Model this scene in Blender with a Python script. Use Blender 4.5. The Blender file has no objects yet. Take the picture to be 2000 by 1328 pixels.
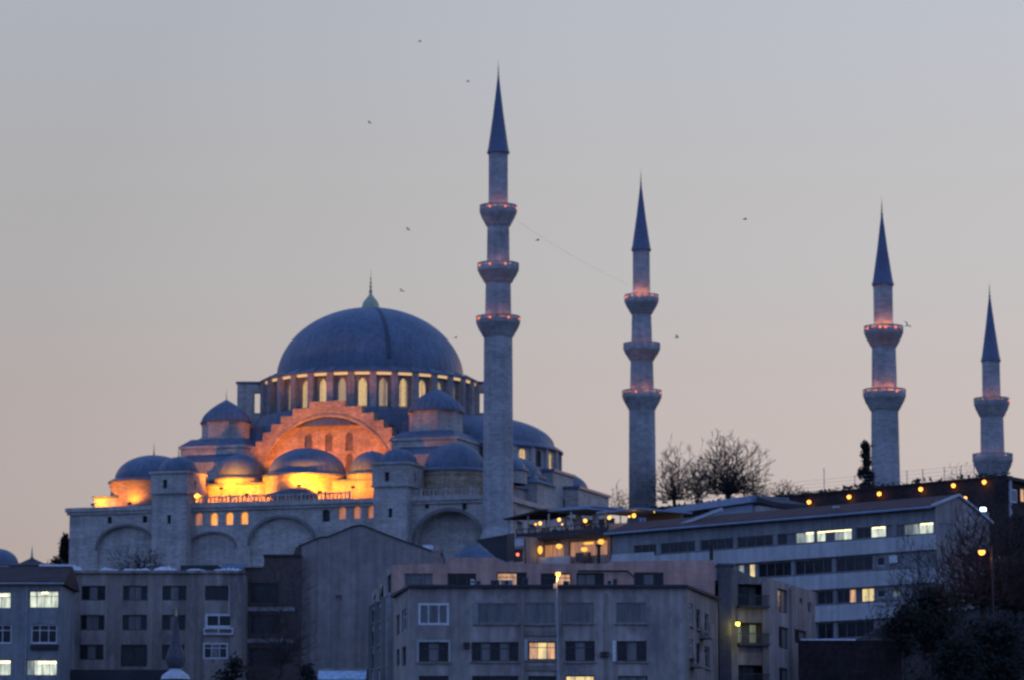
import bpy, math, random
from mathutils import Vector
from mathutils.geometry import tessellate_polygon
R = math.radians; PI = math.pi
S = bpy.context.scene; COL = S.collection

# ---------------------------------------------------------------- camera
F = 6897.0; TH = R(8.0); CZ = 8.0; CT, ST = math.cos(TH), math.sin(TH)
cam = bpy.data.objects.new('camera', bpy.data.cameras.new('camera')); COL.objects.link(cam); S.camera = cam
cam.location = (0, 0, CZ); cam.rotation_euler = (PI/2 + TH, 0, 0)
cam.data.sensor_width = 36; cam.data.lens = F/2000*36
cam.data.clip_start = 1; cam.data.clip_end = 30000
cam.data.dof.use_dof = True                      # the photograph is slightly out of focus: focused in front of the town
cam.data.dof.focus_distance = 60; cam.data.dof.aperture_fstop = 2.7; cam.data.dof.aperture_blades = 0

# ---------------------------------------------------------------- sky, afterglow sun, exposure
W = bpy.data.worlds.new('World'); S.world = W; W.use_nodes = True
def build_world():
    nt = W.node_tree; N = nt.nodes; L = nt.links; bg = N['Background']
    sky = N.new('ShaderNodeTexSky'); sky.sky_type = 'NISHITA'; sky.sun_disc = False
    sky.sun_elevation = R(2); sky.sun_rotation = R(35); sky.dust_density = 2
    tc = N.new('ShaderNodeTexCoord'); sp = N.new('ShaderNodeSeparateXYZ'); L.new(tc.outputs['Generated'], sp.inputs[0])
    def ramp(stops):
        r = N.new('ShaderNodeValToRGB'); r.color_ramp.interpolation = 'EASE'
        e = r.color_ramp.elements
        while len(e) < len(stops): e.new(.5)
        for k, (p, c) in enumerate(stops): e[k].position = p; e[k].color = (*c, 1)
        L.new(sp.outputs['Z'], r.inputs[0]); return r
    west = ramp([(0, (.55, .43, .375)), (.06, (.53, .44, .41)), (.11, (.535, .465, .448)), (.165, (.507, .495, .498)), (.24, (.495, .518, .575)), (.5, (.30, .46, .88)), (1, (.17, .31, .80))])
    east = ramp([(0, (.24, .37, .80)), (.2, (.29, .46, 1.04)), (.5, (.27, .45, 1.04)), (1, (.17, .31, .80))])
    def math_(op, a, b):
        m = N.new('ShaderNodeMath'); m.operation = op
        for k, x in enumerate((a, b)):
            if isinstance(x, (int, float)): m.inputs[k].default_value = x
            else: L.new(x, m.inputs[k])
        return m.outputs[0]
    az = R(16)
    d = math_('ADD', math_('MULTIPLY', sp.outputs['X'], math.sin(az)), math_('MULTIPLY', sp.outputs['Y'], math.cos(az)))
    mr = N.new('ShaderNodeMapRange'); mr.interpolation_type = 'SMOOTHSTEP'
    mr.inputs['From Min'].default_value = -.15; mr.inputs['From Max'].default_value = .95
    L.new(d, mr.inputs[0])
    mx = N.new('ShaderNodeMix'); mx.data_type = 'RGBA'
    L.new(mr.outputs[0], mx.inputs[0]); L.new(east.outputs[0], mx.inputs[6]); L.new(west.outputs[0], mx.inputs[7])
    # brightest towards the sunset on the right, duller away from it
    gl = N.new('ShaderNodeMapRange'); gl.inputs['From Min'].default_value = .905; gl.inputs['From Max'].default_value = .985
    gl.inputs['To Min'].default_value = .85; gl.inputs['To Max'].default_value = 1.085; L.new(d, gl.inputs[0])
    sc = N.new('ShaderNodeVectorMath'); sc.operation = 'SCALE'; L.new(mx.outputs[2], sc.inputs[0]); L.new(gl.outputs[0], sc.inputs['Scale'])
    nz = N.new('ShaderNodeVectorMath'); nz.operation = 'SCALE'; L.new(sky.outputs[0], nz.inputs[0]); nz.inputs['Scale'].default_value = .002
    ad = N.new('ShaderNodeVectorMath'); ad.operation = 'ADD'; L.new(sc.outputs[0], ad.inputs[0]); L.new(nz.outputs[0], ad.inputs[1])
    L.new(ad.outputs[0], bg.inputs[0]); bg.inputs[1].default_value = 1.0
build_world()
sl = bpy.data.lights.new('sun', 'SUN'); sl.energy = .25; sl.angle = R(25); sl.color = (1, .62, .45)
so = bpy.data.objects.new('sun', sl); COL.objects.link(so)
so.rotation_euler = (R(86), 0, R(180 - 35 + 0))   # low afterglow from behind the hill on the right
S.view_settings.view_transform = 'Standard'; S.view_settings.look = 'None'; S.view_settings.exposure = 0; S.view_settings.gamma = 1
S.render.engine = 'CYCLES'
S.cycles.use_denoising = True; S.cycles.sample_clamp_indirect = 4; S.cycles.max_bounces = 6

# ---------------------------------------------------------------- geometry helpers
def ray(px, py):
    a = (px-1000)/F; b = (664-py)/F
    return Vector((a, CT - ST*b, ST + CT*b))
def P(px, py, Y):                                # pixel of the photo -> point at distance Y
    d = ray(px, py); return Vector((0, 0, CZ)) + d*(Y/d.y)
def Zat(py, Y): return P(1000, py, Y).z

class MB:
    def __init__(s): s.v = []; s.f = []
    def add(s, vs, fs):
        o = len(s.v); s.v += [tuple(v) for v in vs]; s.f += [tuple(o+i for i in f) for f in fs]; return s
    def box(s, a, b, fr=None):
        x0, y0, z0 = a; x1, y1, z1 = b
        vs = [(x0,y0,z0),(x1,y0,z0),(x1,y1,z0),(x0,y1,z0),(x0,y0,z1),(x1,y0,z1),(x1,y1,z1),(x0,y1,z1)]
        if fr: vs = [fr(*v) for v in vs]
        return s.add(vs, [(3,2,1,0),(4,5,6,7),(0,1,5,4),(1,2,6,5),(2,3,7,6),(3,0,4,7)])
    def prism(s, poly, f0, f1):                  # poly: 2-D points; f0/f1 map (a,b) to the two caps
        n = len(poly); vs = [f0(*p) for p in poly] + [f1(*p) for p in poly]
        return s.add(vs, [tuple(range(n))[::-1], tuple(range(n, 2*n))] + [(i, (i+1) % n, n+(i+1) % n, n+i) for i in range(n)])
    def lathe(s, prof, seg, c, a0=0, a1=2*PI, mod=None, capb=False, capt=False):
        full = abs(a1-a0-2*PI) < 1e-6; m = seg if full else seg+1; vs = []; fs = []
        for j, (r, z) in enumerate(prof):
            for i in range(m):
                a = a0+(a1-a0)*i/seg; q = r*(mod(a, j) if mod else 1)
                vs.append((c[0]+q*math.cos(a), c[1]+q*math.sin(a), z + (c[2] if len(c) > 2 else 0)))
        for j in range(len(prof)-1):
            for i in range(seg):
                k = (i+1) % m; fs.append((j*m+i, j*m+k, (j+1)*m+k, (j+1)*m+i))
        if capt: fs.append(tuple((len(prof)-1)*m+i for i in range(m)))
        if capb: fs.append(tuple(i for i in range(m))[::-1])
        return s.add(vs, fs)
    def tube(s, p, q, r0, r1=None, n=5):
        p = Vector(p); q = Vector(q); r1 = r0 if r1 is None else r1; d = (q-p)
        if d.length < 1e-6: return s
        d.normalize(); x = d.orthogonal().normalized(); y = d.cross(x)
        vs = []
        for (c, r) in ((p, r0), (q, r1)):
            for i in range(n):
                a = 2*PI*i/n; vs.append(c + x*(r*math.cos(a)) + y*(r*math.sin(a)))
        return s.add(vs, [(i, (i+1) % n, n+(i+1) % n, n+i) for i in range(n)] + [tuple(range(n))[::-1], tuple(range(n, 2*n))])
    def ball(s, c, r, n=10, sx=1, sy=1, sz=1):
        m = n//2; prof = [(max(1e-3, math.sin(PI*j/m)), -math.cos(PI*j/m)) for j in range(m+1)]; vs = []; fs = []
        for (q, z) in prof:
            for i in range(n): vs.append((c[0]+r*sx*q*math.cos(2*PI*i/n), c[1]+r*sy*q*math.sin(2*PI*i/n), c[2]+r*sz*z))
        for j in range(m):
            for i in range(n): fs.append((j*n+i, j*n+(i+1) % n, (j+1)*n+(i+1) % n, (j+1)*n+i))
        return s.add(vs, fs)
    def panel(s, fr, outer, holes=(), depth=.3, blind=()):
        """wall sheet in frame fr(a, b, c) with holes (reveals go back by depth); holes whose index is in blind get a back face"""
        loops = [[Vector((a, b, 0)) for a, b in outer]] + [[Vector((a, b, 0)) for a, b in h] for h in holes]
        flat = [v for l in loops for v in l]
        tris = tessellate_polygon(loops)
        fs = []
        for t in tris:
            a, b, c = (flat[i] for i in t)
            fs.append(t if (b-a).cross(c-a).z > 0 else t[::-1])
        s.add([fr(v.x, v.y, 0) for v in flat], fs)
        for k, h in enumerate(holes):
            dp = depth[k] if isinstance(depth, (list, tuple)) else depth
            n = len(h); vs = [fr(a, b, 0) for a, b in h] + [fr(a, b, -dp) for a, b in h]
            s.add(vs, [(i, (i+1) % n, n+(i+1) % n, n+i) for i in range(n)])
            if k in blind: s.add([fr(a, b, -dp) for a, b in h], [tuple(range(n))])
        return s
    def build(s, name, mat, parent=None, smooth=None):
        wl = Vector(WL.get(parent.name, (0, 0, 0))) if parent else Vector((0, 0, 0))
        me = bpy.data.meshes.new(name)
        me.from_pydata([tuple(Vector(v)-wl) for v in s.v], [], s.f); me.update()
        if mat: me.materials.append(mat)
        if smooth is not None:
            me.shade_smooth(); me.set_sharp_from_angle(angle=R(smooth))
        o = bpy.data.objects.new(name, me); COL.objects.link(o)
        if parent: o.parent = parent
        WL[o.name] = tuple(wl)
        return o
    def thing(s, name, mat, loc, smooth=None):   # a thing that is one mesh, with its origin at loc
        wl = Vector(loc); s.v = [tuple(Vector(v)-wl) for v in s.v]
        o = s.build(name, mat, None, smooth); o.location = wl; WL[o.name] = tuple(wl); return o
WL = {}
def tag(o, label, cat, group=None):
    o['label'] = label; o['category'] = cat
    if group: o['group'] = group
    return o
def empty(name, loc, label, cat, group=None):
    o = bpy.data.objects.new(name, None); COL.objects.link(o); o.location = loc; o.empty_display_size = .5
    WL[o.name] = tuple(loc); return tag(o, label, cat, group)
def copy_tree(o, parent=None):
    c = o.copy(); COL.objects.link(c); c.parent = parent
    for k in KIDS.get(o.name, [ch for ch in o.children]): copy_tree(k, c)
    return c
KIDS = {}
def light(name, kind, loc, power, color, radius=.2, parent=None):
    l = bpy.data.lights.new(name, kind); l.energy = power; l.color = color
    if kind in ('POINT', 'SPOT'): l.shadow_soft_size = radius
    o = bpy.data.objects.new(name, l); COL.objects.link(o)
    if parent: o.parent = parent; o.location = Vector(loc)-Vector(WL[parent.name])
    else: o.location = loc
    return o
def aim(o, d): o.rotation_euler = Vector(d).to_track_quat('-Z', 'Y').to_euler()

# ---------------------------------------------------------------- materials
MATS = {}
def mat_base(name):
    m = bpy.data.materials.new(name); m.use_nodes = True; MATS[name] = m
    return m, m.node_tree.nodes, m.node_tree.links, m.node_tree.nodes['Principled BSDF']
def surf(name, col, rough=.8, var=.25, scale=.35, stretch=(1, 1, 1), spec=.3, fine=.15, fscale=4, course=None, cgap=.12, metallic=0, streak=0, stain=None):
    """procedural surface: base colour broken by two noises, optional courses of blocks and streaks running down"""
    m, N, L, b = mat_base(name)
    tc = N.new('ShaderNodeTexCoord')
    mp = N.new('ShaderNodeMapping'); mp.inputs['Scale'].default_value = stretch; L.new(tc.outputs['Object'], mp.inputs[0])
    n1 = N.new('ShaderNodeTexNoise'); n1.inputs['Scale'].default_value = scale; n1.inputs['Detail'].default_value = 5; L.new(mp.outputs[0], n1.inputs['Vector'])
    n2 = N.new('ShaderNodeTexNoise'); n2.inputs['Scale'].default_value = fscale; n2.inputs['Detail'].default_value = 3; L.new(mp.outputs[0], n2.inputs['Vector'])
    def mul(c_in, fac_out, amt):
        mr = N.new('ShaderNodeMapRange'); mr.inputs['From Min'].default_value = .3; mr.inputs['From Max'].default_value = .7
        mr.inputs['To Min'].default_value = 1-amt; mr.inputs['To Max'].default_value = 1+amt; L.new(fac_out, mr.inputs[0])
        v = N.new('ShaderNodeVectorMath'); v.operation = 'SCALE'; L.new(mr.outputs[0], v.inputs['Scale'])
        if isinstance(c_in, tuple): v.inputs[0].default_value = c_in
        else: L.new(c_in, v.inputs[0])
        return v.outputs[0]
    c = mul(tuple(col), n1.outputs[0], var); c = mul(c, n2.outputs[0], fine)
    if streak:
        m3 = N.new('ShaderNodeMapping'); m3.inputs['Scale'].default_value = (1.6, 1.6, .07); L.new(tc.outputs['Object'], m3.inputs[0])
        n3 = N.new('ShaderNodeTexNoise'); n3.inputs['Scale'].default_value = 1; n3.inputs['Detail'].default_value = 4; L.new(m3.outputs[0], n3.inputs['Vector'])
        c = mul(c, n3.outputs[0], streak)
    if stain:
        n4 = N.new('ShaderNodeTexNoise'); n4.inputs['Scale'].default_value = stain[1]; n4.inputs['Detail'].default_value = 6; n4.inputs['Roughness'].default_value = .7; L.new(mp.outputs[0], n4.inputs['Vector'])
        mr = N.new('ShaderNodeMapRange'); mr.inputs['From Min'].default_value = .52; mr.inputs['From Max'].default_value = .68; L.new(n4.outputs[0], mr.inputs[0])
        mx = N.new('ShaderNodeMix'); mx.data_type = 'RGBA'; L.new(mr.outputs[0], mx.inputs[0]); L.new(c, mx.inputs[6]); mx.inputs[7].default_value = (*stain[0], 1); c = mx.outputs[2]
    if course:
        sp = N.new('ShaderNodeSeparateXYZ'); L.new(tc.outputs['Object'], sp.inputs[0])
        ad = N.new('ShaderNodeMath'); ad.operation = 'ADD'; L.new(sp.outputs[0], ad.inputs[0]); L.new(sp.outputs[1], ad.inputs[1])
        cb = N.new('ShaderNodeCombineXYZ'); L.new(ad.outputs[0], cb.inputs[0]); L.new(sp.outputs[2], cb.inputs[1])
        br = N.new('ShaderNodeTexBrick'); br.inputs['Scale'].default_value = 1; br.inputs['Brick Width'].default_value = course*2.3; br.inputs['Row Height'].default_value = course
        br.inputs['Mortar Size'].default_value = course*.06; br.inputs['Color1'].default_value = (1, 1, 1, 1); br.inputs['Color2'].default_value = (1-2.2*cgap,)*3+(1,); br.inputs['Mortar'].default_value = (1-3*cgap,)*3+(1,)
        L.new(cb.outputs[0], br.inputs['Vector'])
        v = N.new('ShaderNodeVectorMath'); v.operation = 'MULTIPLY'; L.new(c, v.inputs[0]); L.new(br.outputs['Color'], v.inputs[1]); c = v.outputs[0]
    L.new(c, b.inputs['Base Color'])
    b.inputs['Roughness'].default_value = rough; b.inputs['Specular IOR Level'].default_value = spec; b.inputs['Metallic'].default_value = metallic
    bp = N.new('ShaderNodeBump'); bp.inputs['Strength'].default_value = .25; bp.inputs['Distance'].default_value = .05; L.new(n2.outputs[0], bp.inputs['Height']); L.new(bp.outputs[0], b.inputs['Normal'])
    return m
def darker_foot(m, z0, z1, dark):
    """shaft stone made darker towards its foot, with an uneven noisy edge"""
    m = m.copy(); m.name = 'dark_foot_limestone'; N = m.node_tree.nodes; L = m.node_tree.links; b = N['Principled BSDF']; c = b.inputs['Base Color'].links[0].from_socket
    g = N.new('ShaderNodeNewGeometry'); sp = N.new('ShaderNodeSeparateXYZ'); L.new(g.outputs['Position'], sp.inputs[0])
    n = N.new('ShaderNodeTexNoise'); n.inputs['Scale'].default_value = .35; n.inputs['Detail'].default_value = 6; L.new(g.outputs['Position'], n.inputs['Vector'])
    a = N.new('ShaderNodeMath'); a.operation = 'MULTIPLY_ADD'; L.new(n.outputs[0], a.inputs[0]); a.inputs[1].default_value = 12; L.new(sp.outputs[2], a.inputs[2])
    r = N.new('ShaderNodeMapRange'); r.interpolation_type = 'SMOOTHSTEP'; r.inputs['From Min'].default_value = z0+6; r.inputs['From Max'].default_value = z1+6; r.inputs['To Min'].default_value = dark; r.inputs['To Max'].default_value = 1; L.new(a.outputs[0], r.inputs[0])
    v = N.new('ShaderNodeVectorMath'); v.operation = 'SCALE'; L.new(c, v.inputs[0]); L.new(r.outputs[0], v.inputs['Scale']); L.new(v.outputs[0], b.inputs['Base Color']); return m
def glow(name, col, strength, var=0, scale=1.5, lattice=None, base=(.3, .3, .3)):
    """something that gives off light; lattice = a pierced screen in front of it, var = an uneven room or curtain behind the pane"""
    m, N, L, b = mat_base(name)
    b.inputs['Base Color'].default_value = (*base, 1); b.inputs['Roughness'].default_value = .4
    b.inputs['Emission Color'].default_value = (*col, 1); b.inputs['Emission Strength'].default_value = strength
    tc = N.new('ShaderNodeTexCoord'); f = None
    if var:
        mp = N.new('ShaderNodeMapping'); mp.inputs['Scale'].default_value = (2.2, 2.2, .5); L.new(tc.outputs['Object'], mp.inputs[0])
        n = N.new('ShaderNodeTexNoise'); n.inputs['Scale'].default_value = scale; n.inputs['Detail'].default_value = 3; L.new(mp.outputs[0], n.inputs['Vector'])
        mr = N.new('ShaderNodeMapRange'); mr.inputs['From Min'].default_value = .35; mr.inputs['From Max'].default_value = .65
        mr.inputs['To Min'].default_value = strength*(1-var); mr.inputs['To Max'].default_value = strength*(1+var); L.new(n.outputs[0], mr.inputs[0]); f = mr.outputs[0]
    if lattice:
        vo = N.new('ShaderNodeTexVoronoi'); vo.inputs['Scale'].default_value = lattice; vo.feature = 'DISTANCE_TO_EDGE'; vo.inputs['Randomness'].default_value = .15; L.new(tc.outputs['Object'], vo.inputs['Vector'])
        mr = N.new('ShaderNodeMapRange'); mr.inputs['From Min'].default_value = .05; mr.inputs['From Max'].default_value = .2
        mr.inputs['To Min'].default_value = strength*.25; mr.inputs['To Max'].default_value = strength*1.1; L.new(vo.outputs['Distance'], mr.inputs[0]); f = mr.outputs[0]
    if f is not None: L.new(f, b.inputs['Emission Strength'])
    return m
STONE = surf('mosque_limestone', (.455, .42, .375), .85, .22, .22, (1, 1, 2.2), fine=.2, fscale=1.6, course=.55, cgap=.07, streak=.14)
SHAFT = surf('minaret_limestone', (.40, .385, .365), .85, .25, .16, (1, 1, 2.2), fine=.2, fscale=1.1, course=.5, cgap=.05, streak=.10)
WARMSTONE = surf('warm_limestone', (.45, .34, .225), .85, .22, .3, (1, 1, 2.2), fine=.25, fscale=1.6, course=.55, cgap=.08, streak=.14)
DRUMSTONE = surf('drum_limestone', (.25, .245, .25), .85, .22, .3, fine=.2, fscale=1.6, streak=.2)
LEAD = surf('lead_sheet', (.095, .13, .178), .5, .22, .22, fine=.14, fscale=2.5, spec=.4, streak=.2)
CONE = surf('cone_lead', (.105, .125, .19), .5, .15, .3, fine=.1, fscale=2, spec=.35, streak=.1)
GOLD = surf('gilded_copper', (.42, .34, .16), .4, .15, 1, metallic=.6)
BRONZE = surf('green_bronze', (.42, .42, .26), .5, .2, .8)
PLASTER = surf('grey_render', (.33, .29, .255), .9, .2, .25, (1, 1, .6), fine=.12, fscale=2, streak=.28, stain=((.19, .175, .17), .45))
PLASTER2 = surf('weathered_render', (.275, .235, .20), .9, .22, .3, (1, 1, .5), fine=.14, fscale=2.5, streak=.3, stain=((.14, .125, .12), .4))
GABLE = surf('bare_cement', (.275, .24, .215), .95, .16, .18, fine=.14, fscale=1.5, streak=.26, stain=((.21, .195, .185), .3))
PINK = surf('salmon_paint', (.50, .30, .235), .9, .14, .3, fine=.12, fscale=2, streak=.24, stain=((.36, .25, .22), .4))
BLUEWALL = surf('pale_paint', (.24, .24, .235), .9, .15, .25, fine=.1, fscale=2, streak=.2)
WHITEBAND = surf('white_paint', (.46, .455, .44), .85, .1, .3, fine=.08, fscale=2, streak=.16)
GREYBAND = surf('grey_paint', (.30, .30, .30), .85, .1, .3, fine=.08, fscale=2)
DARKBRICK = surf('dark_brick', (.11, .085, .075), .95, .25, .3, fine=.2, fscale=3, course=.16, cgap=.06)
DARKSTONE = surf('dark_rubble', (.045, .034, .032), .95, .3, .4, fine=.3, fscale=2, course=.4, cgap=.1)
TILE = surf('roof_tile', (.085, .045, .038), .9, .2, .4, fine=.2, fscale=3, streak=.1)
DARKTILE = surf('dark_roof', (.05, .05, .055), .8, .2, .4)
METALROOF = surf('blue_metal', (.22, .28, .36), .45, .15, .4, spec=.5)
FASCIA = surf('pale_fascia', (.48, .50, .52), .7, .15, .6)
SNOW = surf('old_snow', (.72, .74, .78), .9, .12, .8)
WHITEFRAME = surf('white_frame', (.62, .62, .62), .6, .06, 1)
DARKFRAME = surf('dark_frame', (.07, .065, .065), .6, .1, 1)
GREYFRAME = surf('grey_frame', (.22, .22, .22), .6, .1, 1)
METAL = surf('painted_steel', (.30, .31, .33), .5, .1, 1, spec=.5)
DARKMETAL = surf('dark_steel', (.03, .03, .034), .6, .1, 1)
GLASS = surf('window_glass', (.02, .021, .024), .12, .5, .6, spec=.25)
TURRETLEAD = surf('dark_turret_lead', (.075, .075, .085), .7, .3, .8, fine=.2, streak=.2)
OLDTILE = surf('old_dark_tile', (.05, .032, .03), .9, .25, .5, fine=.25, fscale=3, streak=.15)
SEAM = surf('lead_seam', (.055, .075, .10), .6, .2, .4)
SHADEGLASS = surf('tympanum_glass', (.16, .13, .10), .5, .3, .9)
CURTAIN = surf('curtained_glass', (.15, .145, .14), .45, .3, .9, (2.5, 2.5, .3), spec=.4)
LITW = glow('lit_white_room', (.80, .86, .62), .75, .45, 1.4)
LITW2 = glow('lit_dim_room', (.70, .78, .58), .30, .5, 1.4)
LITY = glow('lit_yellow_room', (1, .74, .26), .85, .3, 1.2)
LITO = glow('lit_orange_room', (1, .50, .16), .55, .5, 1.6)
LITO2 = glow('lit_cafe_room', (1, .38, .07), .32, .4, .8)
LITG = glow('lit_green_room', (.60, .72, .40), .12, .5, 1.6)
TUBE = glow('fluorescent_tube', (1, .86, .42), 3.2)
MOULD = surf('dark_moulding', (.20, .185, .175), .9, .25, .5)  # darker stone than the wall, for the blind-arch mouldings
LATTICE = glow('lit_lattice_window', (1, .64, .20), .85, lattice=3.2)
LATTICE2 = glow('dim_lattice_window', (1, .64, .24), .45, lattice=3.2)
STRIP = glow('painted_ledge_glow', (1, .62, .27), .72)  # glow painted on the ledge, standing in for lamplight on its stone
NICHE = glow('lit_gallery', (1, .38, .03), 1.0, .3, 1.2)
NICHE2 = glow('dim_gallery', (1, .34, .08), .35, .3, 1.2)
BULBO = glow('sodium_bulb', (1, .33, .03), 4)
BULBY = glow('warm_bulb', (1, .47, .05), 2.4)
BULBR = glow('red_bulb', (1, .19, .04), 1.2)
BULBRED = glow('red_sign_bulb', (1, .13, .03), 3)
BULBG = glow('yellow_green_bulb', (1, .86, .06), 3.5)
BULBW = glow('white_flood_bulb', (.75, .9, 1), 5)
LANTERN = glow('paper_lantern', (1, .46, .02), 1.5)
BARK = surf('bark', (.055, .045, .04), .95, .2, 1)
TWIG = surf('bare_twigs', (.05, .042, .038), .95, .2, 1)
EVERG = surf('evergreen_leaves', (.014, .017, .013), .9, .4, .5, fine=.3)
IVY = surf('dark_leaves', (.04, .038, .032), .95, .4, .4, fine=.3)
SOIL = surf('dark_soil', (.04, .035, .032), 1, .35, .08, fine=.3, fscale=.6)
FEATHER = surf('gull_feather', (.62, .61, .60), .8, .1, 2)
WIRE = surf('wire', (.05, .05, .05), .6, .1, 1)

# ---------------------------------------------------------------- ground
def ground_z(x, y):
    pts = [(-400, 0), (150, 1), (230, 8), (270, 11), (300, 15), (345, 22), (380, 30), (420, 35), (470, 41.5), (620, 42), (760, 40), (1100, 20), (4000, 0)]
    z = pts[-1][1]
    for (a, b), (c, d) in zip(pts, pts[1:]):
        if y <= c:
            t = max(0, (y-a)/(c-a)); t = t*t*(3-2*t); z = b+(d-b)*t; break
    r = min(1, max(0, (x-27)/10)); q = math.exp(-((y-326)/26)**2)          # overgrown slope below the long building
    z = max(z, z + r*q*9.5)
    w = max(0, abs(x)-260)
    return max(-1, z - w*.06)
def build_ground():
    mb = MB(); xs = [-6000, -2500, -1000, -500] + [-300+12*i for i in range(51)] + [500, 1000, 2500, 6000]
    ys = [-3000, -1000, -300, 0, 100] + [150+10*i for i in range(62)] + [850, 1000, 1500, 3000, 9000]
    vs = [(x, y, ground_z(x, y) + (.25*math.sin(x*.31)*math.cos(y*.23) if 200 < y < 700 else 0)) for y in ys for x in xs]; n = len(xs)
    mb.add(vs, [(j*n+i, j*n+i+1, (j+1)*n+i+1, (j+1)*n+i) for j in range(len(ys)-1) for i in range(n-1)])
    o = mb.build('ground', SOIL, None, 60); o['kind'] = 'structure'
build_ground()

# ---------------------------------------------------------------- the mosque (local frame: u along the facade, v into the hill, z up)
M1 = P(973, 700, 500); M2 = P(1254, 800, 568); M3 = P(1728, 800, 482); M4 = P(1937, 800, 550)
_d = (M2-M1).xy; _d.normalize(); VX, VY = _d.x, _d.y; UX, UY = VY, -VX
def LW(u, v, z): return Vector((M1.x+u*UX+v*VX, M1.y+u*UY+v*VY, z))
def Lp(px, py, v):                               # pixel -> (u, z) on the plane v
    d = ray(px, py); t = (v+M1.x*VX+M1.y*VY)/(d.x*VX+d.y*VY)
    x, y = d.x*t-M1.x, d.y*t-M1.y
    return x*UX+y*UY, CZ+d.z*t
UA = math.atan2(UY, UX)                          # world angle of the u axis
def arch(u, zs, z0, w, za, n=9):                 # pointed-arch outline, counter-clockwise from bottom left
    pts = [(u-w, z0), (u+w, z0)]
    h = za-zs; r = (w*w+h*h)/(2*w) if h > w else None
    if r:
        for k in range(n+1):
            a = math.asin(min(1, h/r))*k/n; pts.append((u+w-r+r*math.cos(a), zs+r*math.sin(a)))
        pts += [(2*u-x, z) for x, z in pts[2:-1][::-1]]
    else:
        for k in range(2*n+1):
            a = PI*k/(2*n); pts.append((u+w*math.cos(a), zs+h*math.sin(a)**.9))
    return pts
def arch_px(cx, ya, ys, yb, hw, v):
    u, za = Lp(cx, ya, v); _, zs = Lp(cx, ys, v); _, z0 = Lp(cx, yb, v)
    w = (Lp(cx+hw, ys, v)[0]-Lp(cx-hw, ys, v)[0])/2
    return arch(u, zs, z0, w, za)
def disc(n, r): return [(r*math.cos(2*PI*i/n), r*math.sin(2*PI*i/n)) for i in range(n)]
def dome_prof(r, h, z, n=14, p=1.0):
    return [(r*math.cos(PI/2*j/n)+.001, z+h*math.sin(PI/2*j/n)**p) for j in range(n+1)]
def finial(mb, c, h, r):
    x, y, z = c
    prof = [(r*.5, 0), (r*1.0, .10*h), (r*.35, .2*h), (r*.75, .28*h), (r*.25, .36*h), (r*.55, .44*h), (r*.2, .52*h), (r*.4, .6*h), (r*.14, .68*h), (r*.05, h)]
    mb.lathe([(a, z+b) for a, b in prof], 8, (x, y, 0), capt=True)
ZC, ZA, ZR = 55.6, 60.6, 77.5                    # gallery cornice, aisle-dome base, eave of the main drum
UC, VC = -33.4, 36.0
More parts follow.
